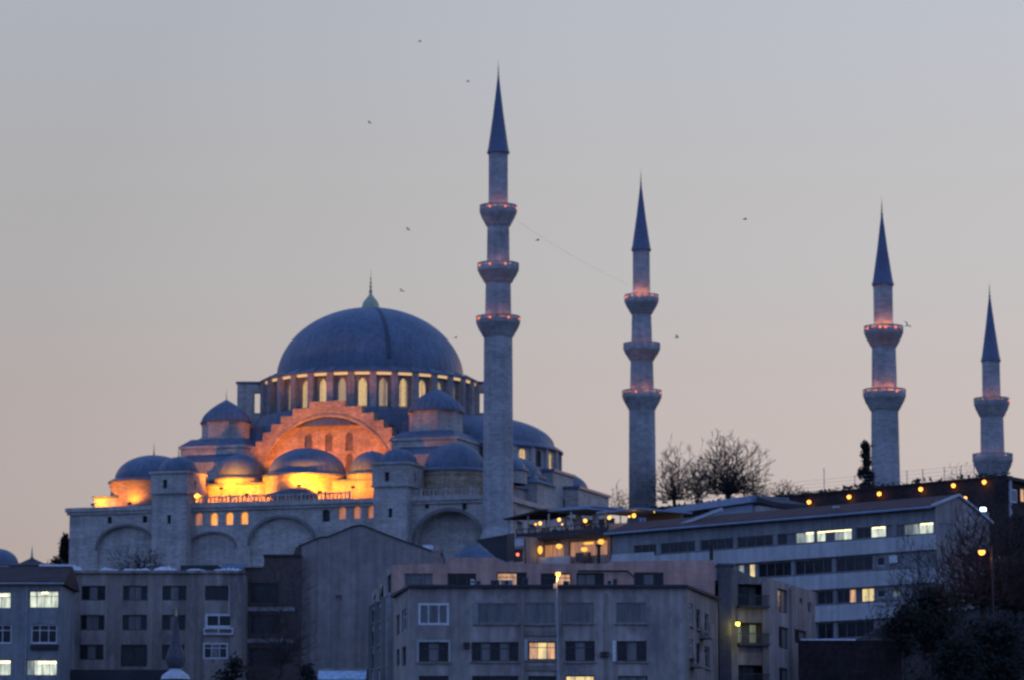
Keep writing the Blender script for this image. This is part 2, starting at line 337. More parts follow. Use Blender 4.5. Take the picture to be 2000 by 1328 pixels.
def build_mosque():
    g = 44.0
    m = empty('mosque', LW(UC, VC, g), 'grey stone mosque with a great blue lead dome, lit orange under its arch', 'mosque')
    DC = LW(UC, VC, 0)
    # --- gallery wall with blind arches and small arched windows
    arches = [(245, 1027, 1072, 1125, 54, .55), (415, 1040, 1070, 1125, 44, .45), (551, 1010, 1064, 1125, 62, .45), (876, 997, 1062, 1125, 66, 2.4)]
    wins = [(388, 1013, 0), (418, 1013, 1), (448, 1012, 1), (477, 1011, 1), (637, 1006, 2), (668, 1001, 0), (697, 1000, 0), (725, 999, 0), (214, 1015, 2), (283, 1013, 2), (834, 985, 2), (907, 988, 2)]
    holes = [arch_px(cx, ya, ys, yb, hw, 0) for cx, ya, ys, yb, hw, d in arches]
    wh = []
    for cx, cy, k in wins:
        hw = 7.5 if k < 2 or cx == 637 else 4.5; hh = 12 if k < 2 or cx == 637 else 7
        wh.append(arch_px(cx, cy-hh, cy-hh+hw*.8, cy+hh, hw, 0))
    fr = lambda a, b, c: LW(a, -c, b)
    mb = MB()
    mb.panel(fr, [(-67.1, 42), (1.2, 42), (1.2, ZC), (-67.1, ZC)], holes+wh, [a[5] for a in arches]+[.6]*len(wh), blind=range(len(holes)))
    mb.box((-67.1, .01, 42), (-66.5, 70, ZC), LW)                       # end wall
    mb.box((-66.9, 4.5, 42), (1.0, 5.0, ZC-.4), LW)
    mb.box((-66.9, .02, 42), (-66.6, 5, ZC-.4), LW)
    mb.build('gallery_wall', STONE, m)
    for h, (cx, cy, k) in zip(wh, wins):
        w = MB(); w.add([fr(a, b, -.55) for a, b in h], [tuple(range(len(h)))]); w.build('window', (NICHE2, NICHE, GLASS)[k], m)
    # moulding round each blind arch, cornice, terrace, balustrade
    for (cx, ya, ys, yb, hw, d), h in zip(arches, holes):
        mb = MB(); top = h[2:]; c = (sum(p[0] for p in h[:2])/2, h[2][1])
        out = [(c[0]+(a-c[0])*1.09, c[1]+(b-c[1])*1.09+.05) for a, b in top]
        for i in range(len(top)-1):
            q = [top[i], out[i], out[i+1], top[i+1]]
            mb.prism(q, lambda a, b: LW(a, .0, b), lambda a, b: LW(a, -.14, b))
        mb.build('arch_moulding', MOULD, m)
    mb = MB(); mb.box((-67.6, -.55, ZC-.05), (1.6, .0, ZC+.55), LW); mb.box((-67.6, 0, ZC+.05), (-67.15, 66, ZC+.55), LW); mb.box((-67.4, -.3, ZC-.5), (1.4, -.003, ZC-.051), LW)
    mb.build('cornice', STONE, m)
    mb = MB(); mb.box((-67.1, .003, ZC), (1.1, 30, ZC+.5), LW); mb.build('terrace', LEAD, m)
    mb = MB()
    def rail(u0, u1, v):
        mb.box((u0, v, ZC+1.45), (u1, v+.22, ZC+1.65), LW); mb.box((u0, v, ZC+.56), (u1, v+.22, ZC+.72), LW)
        n = int((u1-u0)/.62)
        for i in range(n+1):
            u = u0+(u1-u0)*i/n; big = i % 6 == 0; w = .16 if big else .09
            mb.box((u-w, v+.01, ZC+.72), (u+w, v+.2, ZC+1.45 + (.35 if big else 0)), LW)
    rail(-48.8, -22.7, .05); rail(-15.4, -3, .05)
    mb.build('balustrade', STONE, m)
    # --- two buttress towers on the facade with little lead cupolas
    for (x0, x1, yt, yb, ycup, fin) in ((295, 366, 925, 962, 895, 866), (727, 797, 907, 948, 879, None)):
        v0 = -2.2; u0, zt = Lp(x0, yt, v0); u1, _ = Lp(x1, yt, v0); _, zb = Lp(x0, yb, v0); v1 = 4.4
        uc, vc = (u0+u1)/2, (v0+v1)/2; s = MB()
        wl = [[(u0+1.9, zb+.6), (u0+2.6, zb+.6), (u0+2.6, zb+1.9), (u0+1.9, zb+1.9)]]
        s.panel(lambda a, b, c: LW(a, v0-c, b), [(u0, zb), (u1, zb), (u1, zt), (u0, zt)], wl, .5, blind=[0])
        ws = [[(v0+2.6, zb+.7), (v0+3.4, zb+.7), (v0+3.4, zb+1.9), (v0+2.6, zb+1.9)]]
        s.panel(lambda a, b, c: LW(u1+c, a, b), [(v0, zb), (v1, zb), (v1, zt), (v0, zt)], ws, .5, blind=[0])
        s.box((u0+.01, v0+.7, zb), (u1-.7, v1, zt), LW)
        wl2 = [[(uc-.3, zb-4.6), (uc+.3, zb-4.6), (uc+.3, zb-3.3), (uc-.3, zb-3.3)]]
        s.panel(lambda a, b, c: LW(a, v0+.15-c, b), [(u0+.15, 42), (u1-.15, 42), (u1-.15, zb), (u0+.15, zb)], wl2, .5, blind=[0])
        s.box((u0+.15, v0+.152, 42), (u0+.7, v1, zb), LW); s.box((u1-.7, v0+.152, 42), (u1-.15, v1, zb), LW)
        s.box((u0-.18, v0-.18, zb-.2), (u1+.18, v1+.1, zb+.12), LW); s.box((u0-.25, v0-.25, zt), (u1+.25, v1+.2, zt+.3), LW)
        t = s.build('buttress_tower', STONE, m)
        for h, f2 in ((wl[0], lambda a, b: LW(a, v0+.4, b)), (ws[0], lambda a, b: LW(u1-.4, a, b)), (wl2[0], lambda a, b: LW(a, v0+.55, b))): gl = MB(); gl.add([f2(a, b) for a, b in h], [(0, 1, 2, 3)]); gl.build('window', DARKMETAL, t)
        c = LW(uc, vc, 0); r = (u1-u0)/2*.98; hz = Lp(x0, ycup, 1)[1]-zt
        d = MB(); d.lathe([(r*1.12, zt+.3), (r*1.1, zt+.5)]+dome_prof(r*1.02, hz-.4, zt+.5), 24, (c.x, c.y, 0)); cu = d.build('cupola', LEAD, t, 50)
        f = MB(); finial(f, (c.x, c.y, zt+hz), 2.3 if fin else .9, .16); f.build('finial', BRONZE, cu, 50)
    # --- hall body behind the terrace, stepped ends
    mb = MB()
    mb.box((-60.5, 11, ZC+.5), (-6.2, 61, ZA-.2), LW); mb.box((-64.6, 3.2, ZC+.5), (-52, 60, ZC+2.2), LW)
    mb.box((-8, 8, ZC+.5), (-2.5, 50, ZC+3.0), LW)
    mb.build('hall_wall', STONE, m)
    mb = MB(); mb.box((-60.8, 10.8, ZA-.2), (-6, 61.3, ZA+.25), LW); mb.box((-64.9, 3, ZC+2.2), (-52, 60.2, ZC+2.55), LW); mb.box((-8, 7.7, ZC+3), (-2.2, 50.3, ZC+3.35), LW); mb.build('hall_roof', LEAD, m)
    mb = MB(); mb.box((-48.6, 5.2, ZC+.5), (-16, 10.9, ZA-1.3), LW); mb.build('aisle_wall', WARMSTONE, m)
    mb = MB(); mb.box((-48.7, 5.0, ZA-1.3), (-15.9, 10.95, ZA-1.0), LW); mb.build('aisle_roof', LEAD, m)
    # --- five aisle domes, large and small by turns
    for cx, w, ya in ((300, 150, 888), (468, 88, 886), (600, 149, 874), (726, 84, 880), (888, 116, 864)):
        v = 8.6; u, _ = Lp(cx, 935, v); r = w/2*.0772; c = LW(u, v, 0); h = Zat(ya, c.y)-ZA - .3
        d = MB(); seg = 48
        sc = lambda a, j: 1
        d.lathe([(r*1.10, ZC+.5), (r*1.10, ZA-.9), (r*1.13, ZA-.85), (r*1.13, ZA-.3)], seg, (c.x, c.y, 0))
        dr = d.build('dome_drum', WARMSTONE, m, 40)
        d = MB(); d.lathe([(r*1.17, ZA-.3), (r*1.17, ZA-.1), (r*1.06, ZA+.25)]+dome_prof(r, h, ZA+.25), seg, (c.x, c.y, 0))
        dm = d.build('aisle_dome', LEAD, m, 45)
        f = MB(); finial(f, (c.x, c.y, ZA+.2+h), 2.3 if w > 100 else 1.2, .16); f.build('finial', BRONZE, dm, 50)
        if cx == 600:                                                   # low gabled porch on the terrace before the middle dome
            p = MB(); p.prism([(u-4.2, ZC+1.6), (u+4.2, ZC+1.6), (u+4.2, ZC+1.75), (u+2.0, ZC+2.9), (u+1.4, ZC+2.9), (u-3.6, ZC+1.9), (u-4.2, ZC+1.75)], lambda a, b: LW(a, 2.0, b), lambda a, b: LW(a, v-r, b)); p.build('porch_roof', LEAD, m)
    # --- great tympanum arch with stepped top, and its windows
    vt = 18.0; base = ZA
    ztop = Lp(626, 783, vt)[1]
    st = [(2.9, 0), (5.6, .95), (7.5, 2.0), (9.1, 3.2), (10.4, 4.4), (11.6, 5.7), (12.8, 7.2), (13.8, 9)]
    right = []; hprev = None
    for k, (w, dz) in enumerate(st):
        z = ztop-dz
        if k: right.append((st[k-1][0], z))
        right.append((w, z))
    prof = [(UC-13.8, base)] + [(UC+13.8, base)] + [(UC+x, z) for x, z in right[::-1]] + [(UC-x, z) for x, z in right]
    za = Lp(626, 811, vt)[1]; ra = 11.2
    hole = [(UC-ra, base+.3), (UC+ra, base+.3)] + [(UC+ra*math.cos(a), za-ra+ra*math.sin(a)) for a in [PI*k/36 for k in range(37)]]
    mb = MB()
    mb.panel(lambda a, b, c: LW(a, vt-c, b), prof, [hole], .8)
    for k in range(len(prof)-1):
        if k: (a0, b0), (a1, b1) = prof[k], prof[k+1]; mb.add([LW(a0, vt, b0), LW(a0, vt+2.2, b0), LW(a1, vt+2.2, b1), LW(a1, vt, b1)], [(0, 1, 2, 3)])
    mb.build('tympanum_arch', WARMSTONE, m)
    mb = MB()
    for i in range(36):
        a, b = PI*i/36, PI*(i+1)/36; z0 = za-ra
        q = [(UC+r*math.cos(t), z0+r*math.sin(t)) for r, t in ((ra-.25, a), (ra+.15, a), (ra+.15, b), (ra-.25, b))]
        mb.prism(q, lambda x, z: LW(x, vt-.16, z), lambda x, z: LW(x, vt+.1, z))
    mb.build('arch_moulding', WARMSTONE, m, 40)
    mb = MB(); wn = []
    for row, (z, n, sp) in enumerate(((za-7.6, 5, 3.3), (za-4.4, 3, 3.3))):
        for k in range(n): wn.append(arch(UC+(k-(n-1)/2)*sp, z+1.2, z-.9, .6, z+1.8, 4))
    back = [(x, z) for x, z in hole]
    mb.panel(lambda a, b, c: LW(a, vt+.8-c, b), back, wn, .25)
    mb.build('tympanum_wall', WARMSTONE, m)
    for w in wn:
        q = MB(); q.add([LW(a, vt+1.02, b) for a, b in w], [tuple(range(len(w)))]); q.build('window', SHADEGLASS, m)
    # --- square base and lead skirt under the drum
    mb = MB(); mb.lathe([(18.2, ZR-8.3), (17.6, ZR-5.6), (16.2, ZR-5.2)], 32, (DC.x, DC.y, 0), a0=.05, a1=.05+2*PI)
    mb.prism([(UC-15.5, vt+2.2), (UC+15.5, vt+2.2), (UC+15.5, VC*2-vt-2.2), (UC-15.5, VC*2-vt-2.2)], lambda a, b: LW(a, b, ZA), lambda a, b: LW(UC+(a-UC)*.97, VC+(b-VC)*.97, ZR-7.6))
    mb.build('drum_base', LEAD, m, 30)
    # --- the drum: 32 windows between 32 buttresses, eave, lead dome
    rw = 16.0; n = 32; a_off = UA+PI/2+PI/n
    mb = MB(); z0, z1 = ZR-5.6, ZR
    for i in range(n):
        am = a_off+2*PI*i/n; hw = rw*math.tan(PI/n)+.02; ca, sa = math.cos(am), math.sin(am)
        fr2 = lambda a, b, c: (DC.x+(rw+c)*ca-a*sa, DC.y+(rw+c)*sa+a*ca, b)
        wo = arch(0, z1-1.9, z0+.5, .64, z1-.8, 5)
        mb.panel(fr2, [(-hw, z0), (hw, z0), (hw, z1), (-hw, z1)], [wo], .4)
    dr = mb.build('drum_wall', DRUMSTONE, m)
    for i in range(n):
        am = a_off+2*PI*i/n; ca, sa = math.cos(am), math.sin(am)
        wo = arch(0, z1-1.9, z0+.5, .64, z1-.8, 5)
        w = MB(); w.add([(DC.x+(rw-.3)*ca-a*sa, DC.y+(rw-.3)*sa+a*ca, b) for a, b in wo], [tuple(range(len(wo)))]); w.build('window', LATTICE if i % 5 not in (1, 3) else LATTICE2, m)
        q = MB(); ab = am+PI/n; cb, sb = math.cos(ab), math.sin(ab)
        f3 = lambda a, b, c: (DC.x+(rw+c)*cb-a*sb, DC.y+(rw+c)*sb+a*cb, b)
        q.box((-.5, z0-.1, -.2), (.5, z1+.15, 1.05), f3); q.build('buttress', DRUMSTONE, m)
        q = MB(); q.add([f3(-.56, z1+.15, 1.35), f3(.56, z1+.15, 1.35), f3(.56, z1+1.0, -.3), f3(-.56, z1+1.0, -.3), f3(-.56, z1+.151, -.3), f3(.56, z1+.151, -.3)], [(0, 1, 2, 3), (0, 3, 4), (1, 5, 2), (0, 4, 5, 1)]); q.build('buttress_cap', LEAD, m)
        s = MB(); half = .098-.022
        for k in range(4):
            t0 = am-half+2*half*k/4; t1 = am-half+2*half*(k+1)/4
            rr = rw+.62; s.add([(DC.x+r*math.cos(t), DC.y+r*math.sin(t), z) for t in (t0, t1) for r, z in ((rr, z1-.42), (rr+.06, z1-.05), (rr-.1, z1-.05), (rr-.1, z1-.42))], [(0, 4, 5, 1), (1, 5, 6, 2), (0, 3, 7, 4), (3, 2, 6, 7), (0, 1, 2, 3), (7, 6, 5, 4)])
        s.build('painted_ledge_glow', STRIP, m)  # emissive band in place of light falling on the eave ledge, no lamp
    mb = MB(); mb.lathe([(rw-.2, z1-.5), (rw+.5, z1-.5), (rw+.55, z1-.04), (rw+1.15, z1), (rw+1.15, z1+.25), (14.9, z1+1.0)], 96, (DC.x, DC.y, 0)); mb.build('drum_cornice', LEAD, m, 35)
    apex = Lp(724, 603, VC)[1]; zb = z1+.7; rr = 14.55
    mb = MB()
    rib = lambda a, j: 1+.0015*math.cos(64*a)
    mb.lathe(dome_prof(rr, apex-zb, zb, 28), 384, (DC.x, DC.y, 0), mod=rib); md = mb.build('main_dome', LEAD, m, 60)
    # a darker ridge of lead running down the dome
    q = MB(); ang = math.atan2(-1, .245)
    pts = [(rr*math.cos(t)*1.004+.02, zb+(apex-zb)*math.sin(t)) for t in [PI/2*k/20 for k in range(2, 18)]]
    for (r0, za0), (r1, za1) in zip(pts, pts[1:]):
        w = .34; ta, tb = w/max(r0, .5), w/max(r1, .5)
        vs = []
        for r, z, t in ((r0, za0, ta), (r1, za1, tb)):
            for rr2, tt in ((r+.02, -t), (r+.16, -t*.6), (r+.16, t*.6), (r+.02, t)): vs.append((DC.x+rr2*math.cos(ang+tt), DC.y+rr2*math.sin(ang+tt), z))
        q.add(vs, [(0, 1, 5, 4), (1, 2, 6, 5), (2, 3, 7, 6)])
    q.build('dome_ridge', SEAM, md, 40)
    f = MB(); f.lathe([(1.5, apex-.25), (1.35, apex+.4), (1.15, apex+1.0), (.6, apex+1.7), (.28, apex+2.1), (.2, apex+2.5)], 16, (DC.x, DC.y, 0)); f.build('dome_cap', BRONZE, md, 50)
    f = MB(); finial(f, (DC.x, DC.y, apex+2.3), 3.9, .3); f.build('finial', GOLD, md, 50)
    # flying buttress blocks against the drum, with an opening
    for s_ in (-1, 1):
        for k_ in (-1,):
            a = UA+(PI if s_ < 0 else 0)-k_*R(18.5)
            f4 = lambda r, t, z: (DC.x+r*math.cos(a)-t*math.sin(a), DC.y+r*math.sin(a)+t*math.cos(a), z)
            q = MB(); q.box((18.0, -.9, ZA), (20.6, .9, ZR+.2), f4); q.box((16.6, -.85, ZR-1.2), (18.0, .85, ZR+.15), f4); q.box((16.6, -.85, ZR-7), (18.0, .85, ZR-4.4), f4)
            q.build('flying_buttress', STONE, m)
            q = MB(); q.box((16.5, -1.05, ZR+.2), (20.8, 1.05, ZR+.5), f4); q.build('buttress_cap', LEAD, m)
    # --- four corner turrets: stepped blocks, octagon drum, ribbed lead dome
    for (du, dv) in ((-16.9, -17), (17.1, -17), (-16.9, 17), (17.1, 17)):
        u, v = UC+du, VC+dv; c = LW(u, v, 0); zd = (70.2 if du < 0 else 70.6)-(.9 if dv > 0 else 0); k0 = .92 if du < 0 else 1.0
        mb = MB(); hb = 5.2
        mb.box((u-hb, v-hb, ZA), (u+hb, v+hb, 66.0), LW)
        mb.box((u-hb-.25, v-hb-.25, 66.0), (u+hb+.25, v+hb+.25, 66.35), LW)
        bl = mb.build('turret_block', STONE, m)
        mb = MB(); mb.prism([(u-hb-.2, v-hb-.2), (u+hb+.2, v-hb-.2), (u+hb+.2, v+hb+.2), (u-hb-.2, v+hb+.2)], lambda a, b: LW(a, b, 66.35), lambda a, b: LW(u+(a-u)*.74, v+(b-v)*.74, 67.5)); mb.build('skirt_roof', LEAD, bl)
        mb = MB(); mb.lathe([(4.0*k0, 66.6), (4.0*k0, zd-.3), (4.2*k0, zd-.2), (4.2*k0, zd)], 8, (c.x, c.y, 0), a0=UA+PI/8, a1=UA+PI/8+2*PI); mb.build('turret_drum', STONE, bl)
        mb = MB(); rib8 = lambda a, j: 1+(.05*abs(math.cos(12*a)) if j > 1 else 0)
        mb.lathe([(4.3*k0, zd), (4.3*k0, zd+.15)]+[(4.0*k0*(1-(t/12)**1.75)+.001, zd+.15+3.6*t/12) for t in range(13)], 192, (c.x, c.y, 0), mod=rib8); td = mb.build('turret_dome', LEAD, bl, 35)
        f = MB(); finial(f, (c.x, c.y, zd+3.5), 2.0 if du < 0 else 1.2, .14); f.build('finial', BRONZE, td, 50)
        # lower shoulder in front
        mb = MB(); s_ = -1 if dv < 0 else 1
        va, vb = sorted((v+s_*hb, v+s_*(hb+2.6)))
        mb.box((u-4.4, va, ZA-3), (u+4.4, vb, 63.6), LW); mb.build('shoulder', STONE, bl)
        mb = MB(); mb.prism([(u-4.6, va), (u+4.6, va), (u+4.6, vb), (u-4.6, vb)], lambda a, b: LW(a, b, 63.6), lambda a, b: LW(u+(a-u)*.85, (v+s_*hb), 64.9) if abs(b-(v+s_*hb)) > .1 else LW(u+(a-u)*.9, b, 65.0)); mb.build('skirt_roof', LEAD, bl)
    # --- semi-domes on the long axis, with windowed drums
    for s_ in (-1, 1):
        u = UC+s_*16.2; c = LW(u, VC, 0); r = 13.3; zs = 66.4
        mb = MB(); mb.lathe([(r+1.3, zs-.25), (r+1.3, zs), (r+.2, zs+.7)]+dome_prof(r, 4.9, zs+.7, 14), 96, (c.x, c.y, 0)); sd = mb.build('semi_dome', LEAD, m, 45)
        mb = MB(); wl = []
        nn = 26
        for i in range(nn):
            am = UA+2*PI*(i+.5)/nn; ca, sa = math.cos(am), math.sin(am); hw = (r+.6)*math.tan(PI/nn)+.02
            f5 = lambda a, b, c_: (c.x+(r+.6+c_)*ca-a*sa, c.y+(r+.6+c_)*sa+a*ca, b)
            wo = arch(0, zs-1.3, zs-3.1, .72, zs-.55, 5); mb.panel(f5, [(-hw, zs-5.9), (hw, zs-5.9), (hw, zs-.2), (-hw, zs-.2)], [wo], .35)
            f6 = [(c.x+(r+.32)*ca-a*sa, c.y+(r+.32)*sa+a*ca, b) for a, b in wo]; wl.append((f6, math.cos(am-UA)*s_, i))
            ab = UA+2*PI*i/nn; cb, sb = math.cos(ab), math.sin(ab)
            mb.box((-.35, zs-5.9, 0), (.35, zs-.2, .55), lambda a, b, c_: (c.x+(r+.55+c_)*cb-a*sb, c.y+(r+.55+c_)*sb+a*cb, b))
        dr2 = mb.build('semi_dome_drum', STONE, m)
        for f6, k, i in wl:
            if k > .1:
                w = MB(); w.add(f6, [tuple(range(len(f6)))]); w.build('window', LATTICE if i % 3 else GLASS, m)
        # exedra half-domes lower down
        for q in (-1, 1):
            ce = LW(u+s_*9.5, VC+q*11.5, 0); mb = MB()
            mb.lathe([(6.3, ZA-3), (6.3, ZA+.2), (6.6, ZA+.2), (6.6, ZA+.5)], 40, (ce.x, ce.y, 0)); mb.build('exedra_drum', STONE, m, 40)
            mb = MB(); mb.lathe([(6.7, ZA+.5), (6.5, ZA+.7)]+dome_prof(5.9, 3.1, ZA+.7, 10), 40, (ce.x, ce.y, 0)); mb.build('exedra_dome', LEAD, m, 45)
    # --- courtyard-side front of the hall: wall with tall panels, raised portal block, small roofs
    mb = MB()
    pan = [[(v, 45), (v+3.2, 45), (v+3.2, 53), (v, 53)] for v in (6, 12, 18, 24, 30)]
    mb.panel(lambda a, b, c: LW(.6+c, a, b), [(3, 42), (49.5, 42), (49.5, ZC-.2), (3, ZC-.2)], pan, .6, blind=range(5))
    mb.box((-.4, 2.6, ZC-.2), (1.2, 33.9, ZC+.35), LW)
    mb.box((-2.8, 34, 44), (1.15, 49.6, 60.1), LW); mb.box((-9, 28.9, 44), (-1.2, 39, 62.3), LW)
    mb.box((-5.5, 20, ZC+.35), (-.8, 28.8, ZC+4.2), LW)
    mb.build('courtyard_front', STONE, m)
    mb = MB(); mb.box((-3.1, 33.7, 60.1), (1.45, 49.9, 60.5), LW); mb.box((-9.2, 28.6, 62.3), (-.9, 39.3, 62.7), LW)
    mb.prism([(-5.9, 19.7), (-.4, 19.7), (-.4, 28.5), (-5.9, 28.5)], lambda a, b: LW(a, b, ZC+4.2), lambda a, b: LW(-3.2+(a+3.2)*.4, 24+(b-24)*.6, ZC+5.6)); mb.build('portico_roof', LEAD, m)
    w = MB(); w.box((-1.6, 33.94, 56.3), (-1.0, 33.99, 58.6), LW); w.build('window', GLASS, m)
    c = LW(-3.6, 13, 0); mb = MB(); mb.lathe([(3.4, ZC+3.3), (3.4, ZC+5.2)], 24, (c.x, c.y, 0)); mb.build('dome_drum', STONE, m, 40)
    mb = MB(); mb.lathe([(3.7, ZC+5.2), (3.6, ZC+5.5)]+dome_prof(3.2, 2.2, ZC+5.5), 32, (c.x, c.y, 0)); mb.build('aisle_dome', LEAD, m, 45)
    return m
mosque = build_mosque()

# ---------------------------------------------------------------- floodlights standing on the mosque terrace
def floodlight(u, v, d, power, label, vis=.16, hp=.2, zb=None, sz=150, col=(1, .24, .015)):
    p = LW(u, v, zb or ZC+.5)
    o = empty('floodlight', p, label, 'floodlight', 'floodlights of the mosque')
    b = MB(); b.box((p.x-.25, p.y-.2, p.z), (p.x+.25, p.y+.2, p.z+.12)); b.tube((p.x, p.y, p.z+.12), (p.x, p.y, p.z+.2+hp), .05); b.build('stand', DARKMETAL, o)
    h = MB(); h.box((p.x-.3, p.y-.12, p.z+.18+hp), (p.x+.3, p.y+.12, p.z+.52+hp)); h.build('housing', DARKMETAL, o)
    if vis: q = MB(); q.ball((p.x, p.y-.3, p.z+.55), vis, 8); q.build('bulb', BULBO, o, 60)
    l = light('flood_lamp', 'SPOT', (p.x, p.y+.35, p.z+.95+hp), power, col, .12, o)
    l.data.spot_size = R(sz); l.data.spot_blend = .6 if sz > 140 else .35; aim(l, LW(u+d[0], v+d[1], d[2]) - LW(u, v, 0))
FL = (.1, 1, .55)
YE = (1, .30, .010)
floodlight(-63.6, .6, (.5, 1, .6), 1700, 'floodlight at the far left end of the mosque terrace', 0, col=YE)
floodlight(-57.6, .4, (-.1, 1, 1.2), 800, 'floodlight left of the left buttress tower on the mosque terrace', 0, col=YE)
floodlight(-48.2, .9, (.2, 1, .75), 2400, 'floodlight beside the left buttress tower, first behind the balustrade', .14, col=YE)
floodlight(-46.9, .7, (.3, 1, .9), 3000, 'floodlight second from the left buttress tower behind the balustrade', .14, col=YE)
floodlight(-43.0, .6, (0, 1, .8), 5500, 'floodlight before the small lit dome, hidden behind the balustrade', 0, hp=2.0, col=YE)
floodlight(-39.0, .8, (.1, 1, .5), 3600, 'floodlight behind the balustrade between the small and large lit domes', .1, hp=1.0, col=YE)
floodlight(-30.6, .3, (-.1, 1, .8), 4500, 'floodlight before the middle of the large lit dome', 0, hp=2.0, col=YE)
floodlight(-27.6, .8, (-.1, 1, .5), 3600, 'floodlight behind the balustrade right of the middle lit dome', .1, hp=1.0, col=YE)
floodlight(-22.6, 1.2, (0, 1, .6), 2600, 'floodlight behind the balustrade nearest the right buttress tower', 0, hp=1.6, col=YE)
floodlight(-47.6, 11.4, (-.5, 1, .8), 3000, 'floodlight on the hall roof below the left turret', 0, zb=ZA+.25, sz=110)
floodlight(-39.2, 11.9, (.1, 1, 1.0), 4600, 'floodlight on the hall roof at the left foot of the great arch', 0, zb=ZA+.25, sz=104)
floodlight(-27.2, 11.9, (-.1, 1, 1.0), 4200, 'floodlight on the hall roof at the right foot of the great arch', 0, zb=ZA+.25, sz=104)

# ---------------------------------------------------------------- minarets
def minaret(c, ytip, yfin, ycone, wcone, shafts, balc, ybase, label, lamps, foot=None):
    """shafts: (y, width) pairs from top; balc: (ytop, ybottom, width, width below)"""
    Y = c.y; k = lambda w: w/F*Y*1.0045/2; z = lambda y: Zat(y, Y)
    o = empty('minaret', (c.x, c.y, 44), label, 'minaret', 'minarets of the mosque'); C0 = (c.x, c.y, 0)
    mb = MB(); zt, zc = z(ytip), z(ycone); rc = k(wcone)
    mb.lathe([(rc*.9, zc-.15), (rc*1.05, zc), (rc*1.02, zc+.25), (rc*.94, zc+(zt-zc)*.06), (rc*.5, zc+(zt-zc)*.5), (.12, zt)], 24, C0); cn = mb.build('cone_roof', CONE, o, 30)
    mb = MB(); finial(mb, (c.x, c.y, zt-.15), z(yfin)-zt+.3, .2); mb.build('finial', GOLD, cn, 50)
    fl = lambda a, j: 1-.022*abs(math.sin(8*a))**2
    tops = [ycone]+[b[1]-2 for b in balc]; bots = [b[0]+6 for b in balc]+[ybase]
    for i, (yt, yb) in enumerate(zip(tops, bots)):
        w0, w1 = shafts[i]; mb = MB(); z0, z1 = z(yb), z(yt)
        pr = [(k(w1), z0)] + ([(k(w1), z0+.4)] if i else []) + [(k(w1+(w0-w1)*t), z0+(z1-z0)*t) for t in (.2, .4, .6, .8)] + [(k(w0), z1-.3), (k(w0)*1.04, z1-.28), (k(w0)*1.04, z1)]
        if i == len(tops)-1: pr = [(k(w1)*1.22, z0-9), (k(w1)*1.22, z0-2.2), (k(w1)*1.03, z0-.3)]+pr
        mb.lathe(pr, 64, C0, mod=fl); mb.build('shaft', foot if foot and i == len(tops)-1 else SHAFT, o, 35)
    for bi, (y0, y1, w, wb) in enumerate(balc):
        zt, zb = z(y0), z(y1); r = k(w); r0 = k(wb); zf = zb+(zt-zb)*.62      # floor of the balcony
        mb = MB(); mq = lambda a, j: 1+(.035*math.cos(24*a+PI*(j//2)) if 0 < j < 9 else 0)
        pr = []
        for j in range(5):
            t0 = j/5; pr += [(r0+(r*.97-r0)*(t0+.12)**1.2, zb+(zf-zb)*t0), (r0+(r*.97-r0)*(t0+.2), zb+(zf-zb)*(t0+.13))]
        mb.lathe([(r0*.97, zb-.05)]+pr+[(r, zf), (r, zf+.18), (r0*.9, zf+.18)], 96, C0, mod=mq); bl = mb.build('balcony', SHAFT, o, 35)
        pp = MB(); nn = 16; zp = zf+.18
        pp.lathe([(r*.96, zt-.22), (r*1.01, zt-.22), (r*1.01, zt), (r*.96, zt), (r*.96, zt-.22)], 32, C0); pp.lathe([(r*.96, zp), (r*1.0, zp), (r*1.0, zp+.2), (r*.96, zp+.2)], 32, C0)
        for i in range(nn):
            a = 2*PI*i/nn; ca, sa = math.cos(a), math.sin(a)
            pp.box((-.17, zp, -.07), (.17, zt-.05, .07), lambda t, q, d: (c.x+(r*.985+d)*ca-t*sa, c.y+(r*.985+d)*sa+t*ca, q))
            am = a+PI/nn; cm, sm = math.cos(am), math.sin(am); hw = r*.985*math.sin(PI/nn)-.15
            for s_ in (-1, 0, 1): pp.box((s_*hw*.55-.045, zp, -.04), (s_*hw*.55+.045, zt-.05, .04), lambda t, q, d: (c.x+(r*.985+d)*cm-t*sm, c.y+(r*.985+d)*sm+t*cm, q))
            pp.box((-hw-.1, zp+.2, -.03), (hw+.1, zp+.2+(zt-zp)*.25, .03), lambda t, q, d: (c.x+(r*.985+d)*cm-t*sm, c.y+(r*.985+d)*sm+t*cm, q))
        pp.build('parapet', SHAFT, bl)
        ls = lamps[bi]; rl = r*.99+.05
        for px in ls['at']:
            s_ = max(-.96, min(.96, (px-ls['c'])/ (w/2))); a = -math.acos(s_)
            q = MB(); q.ball((c.x+rl*math.cos(a), c.y+rl*math.sin(a), zt-.55*(zt-zp)), .19, 8); q.build('lamp', BULBR, bl, 60)
        for i in range(5):
            a = -PI*(i+.5)/5+.2*math.sin(i*3+bi); rm = (r+k(wb))/2
            light('balcony_lamp', 'POINT', (c.x+rm*math.cos(a), c.y+rm*math.sin(a), zp+.35), ls['p']*.8, (1, .29, .07), .12, bl)
    return o
minaret(M1, 152, 118, 300, 43, [(38, 38), (43, 45), (49, 52), (56, 60)], [(402, 442, 73, 45), (515, 553, 81, 51), (619, 658, 86, 57)], 1030,
        'tallest three-balcony minaret at the near corner of the hall, right beside the great dome', [dict(c=974, at=(958, 988, 1009), p=24), dict(c=974, at=(958, 988, 938), p=14), dict(c=973, at=(957, 993, 935, 1013), p=26)])
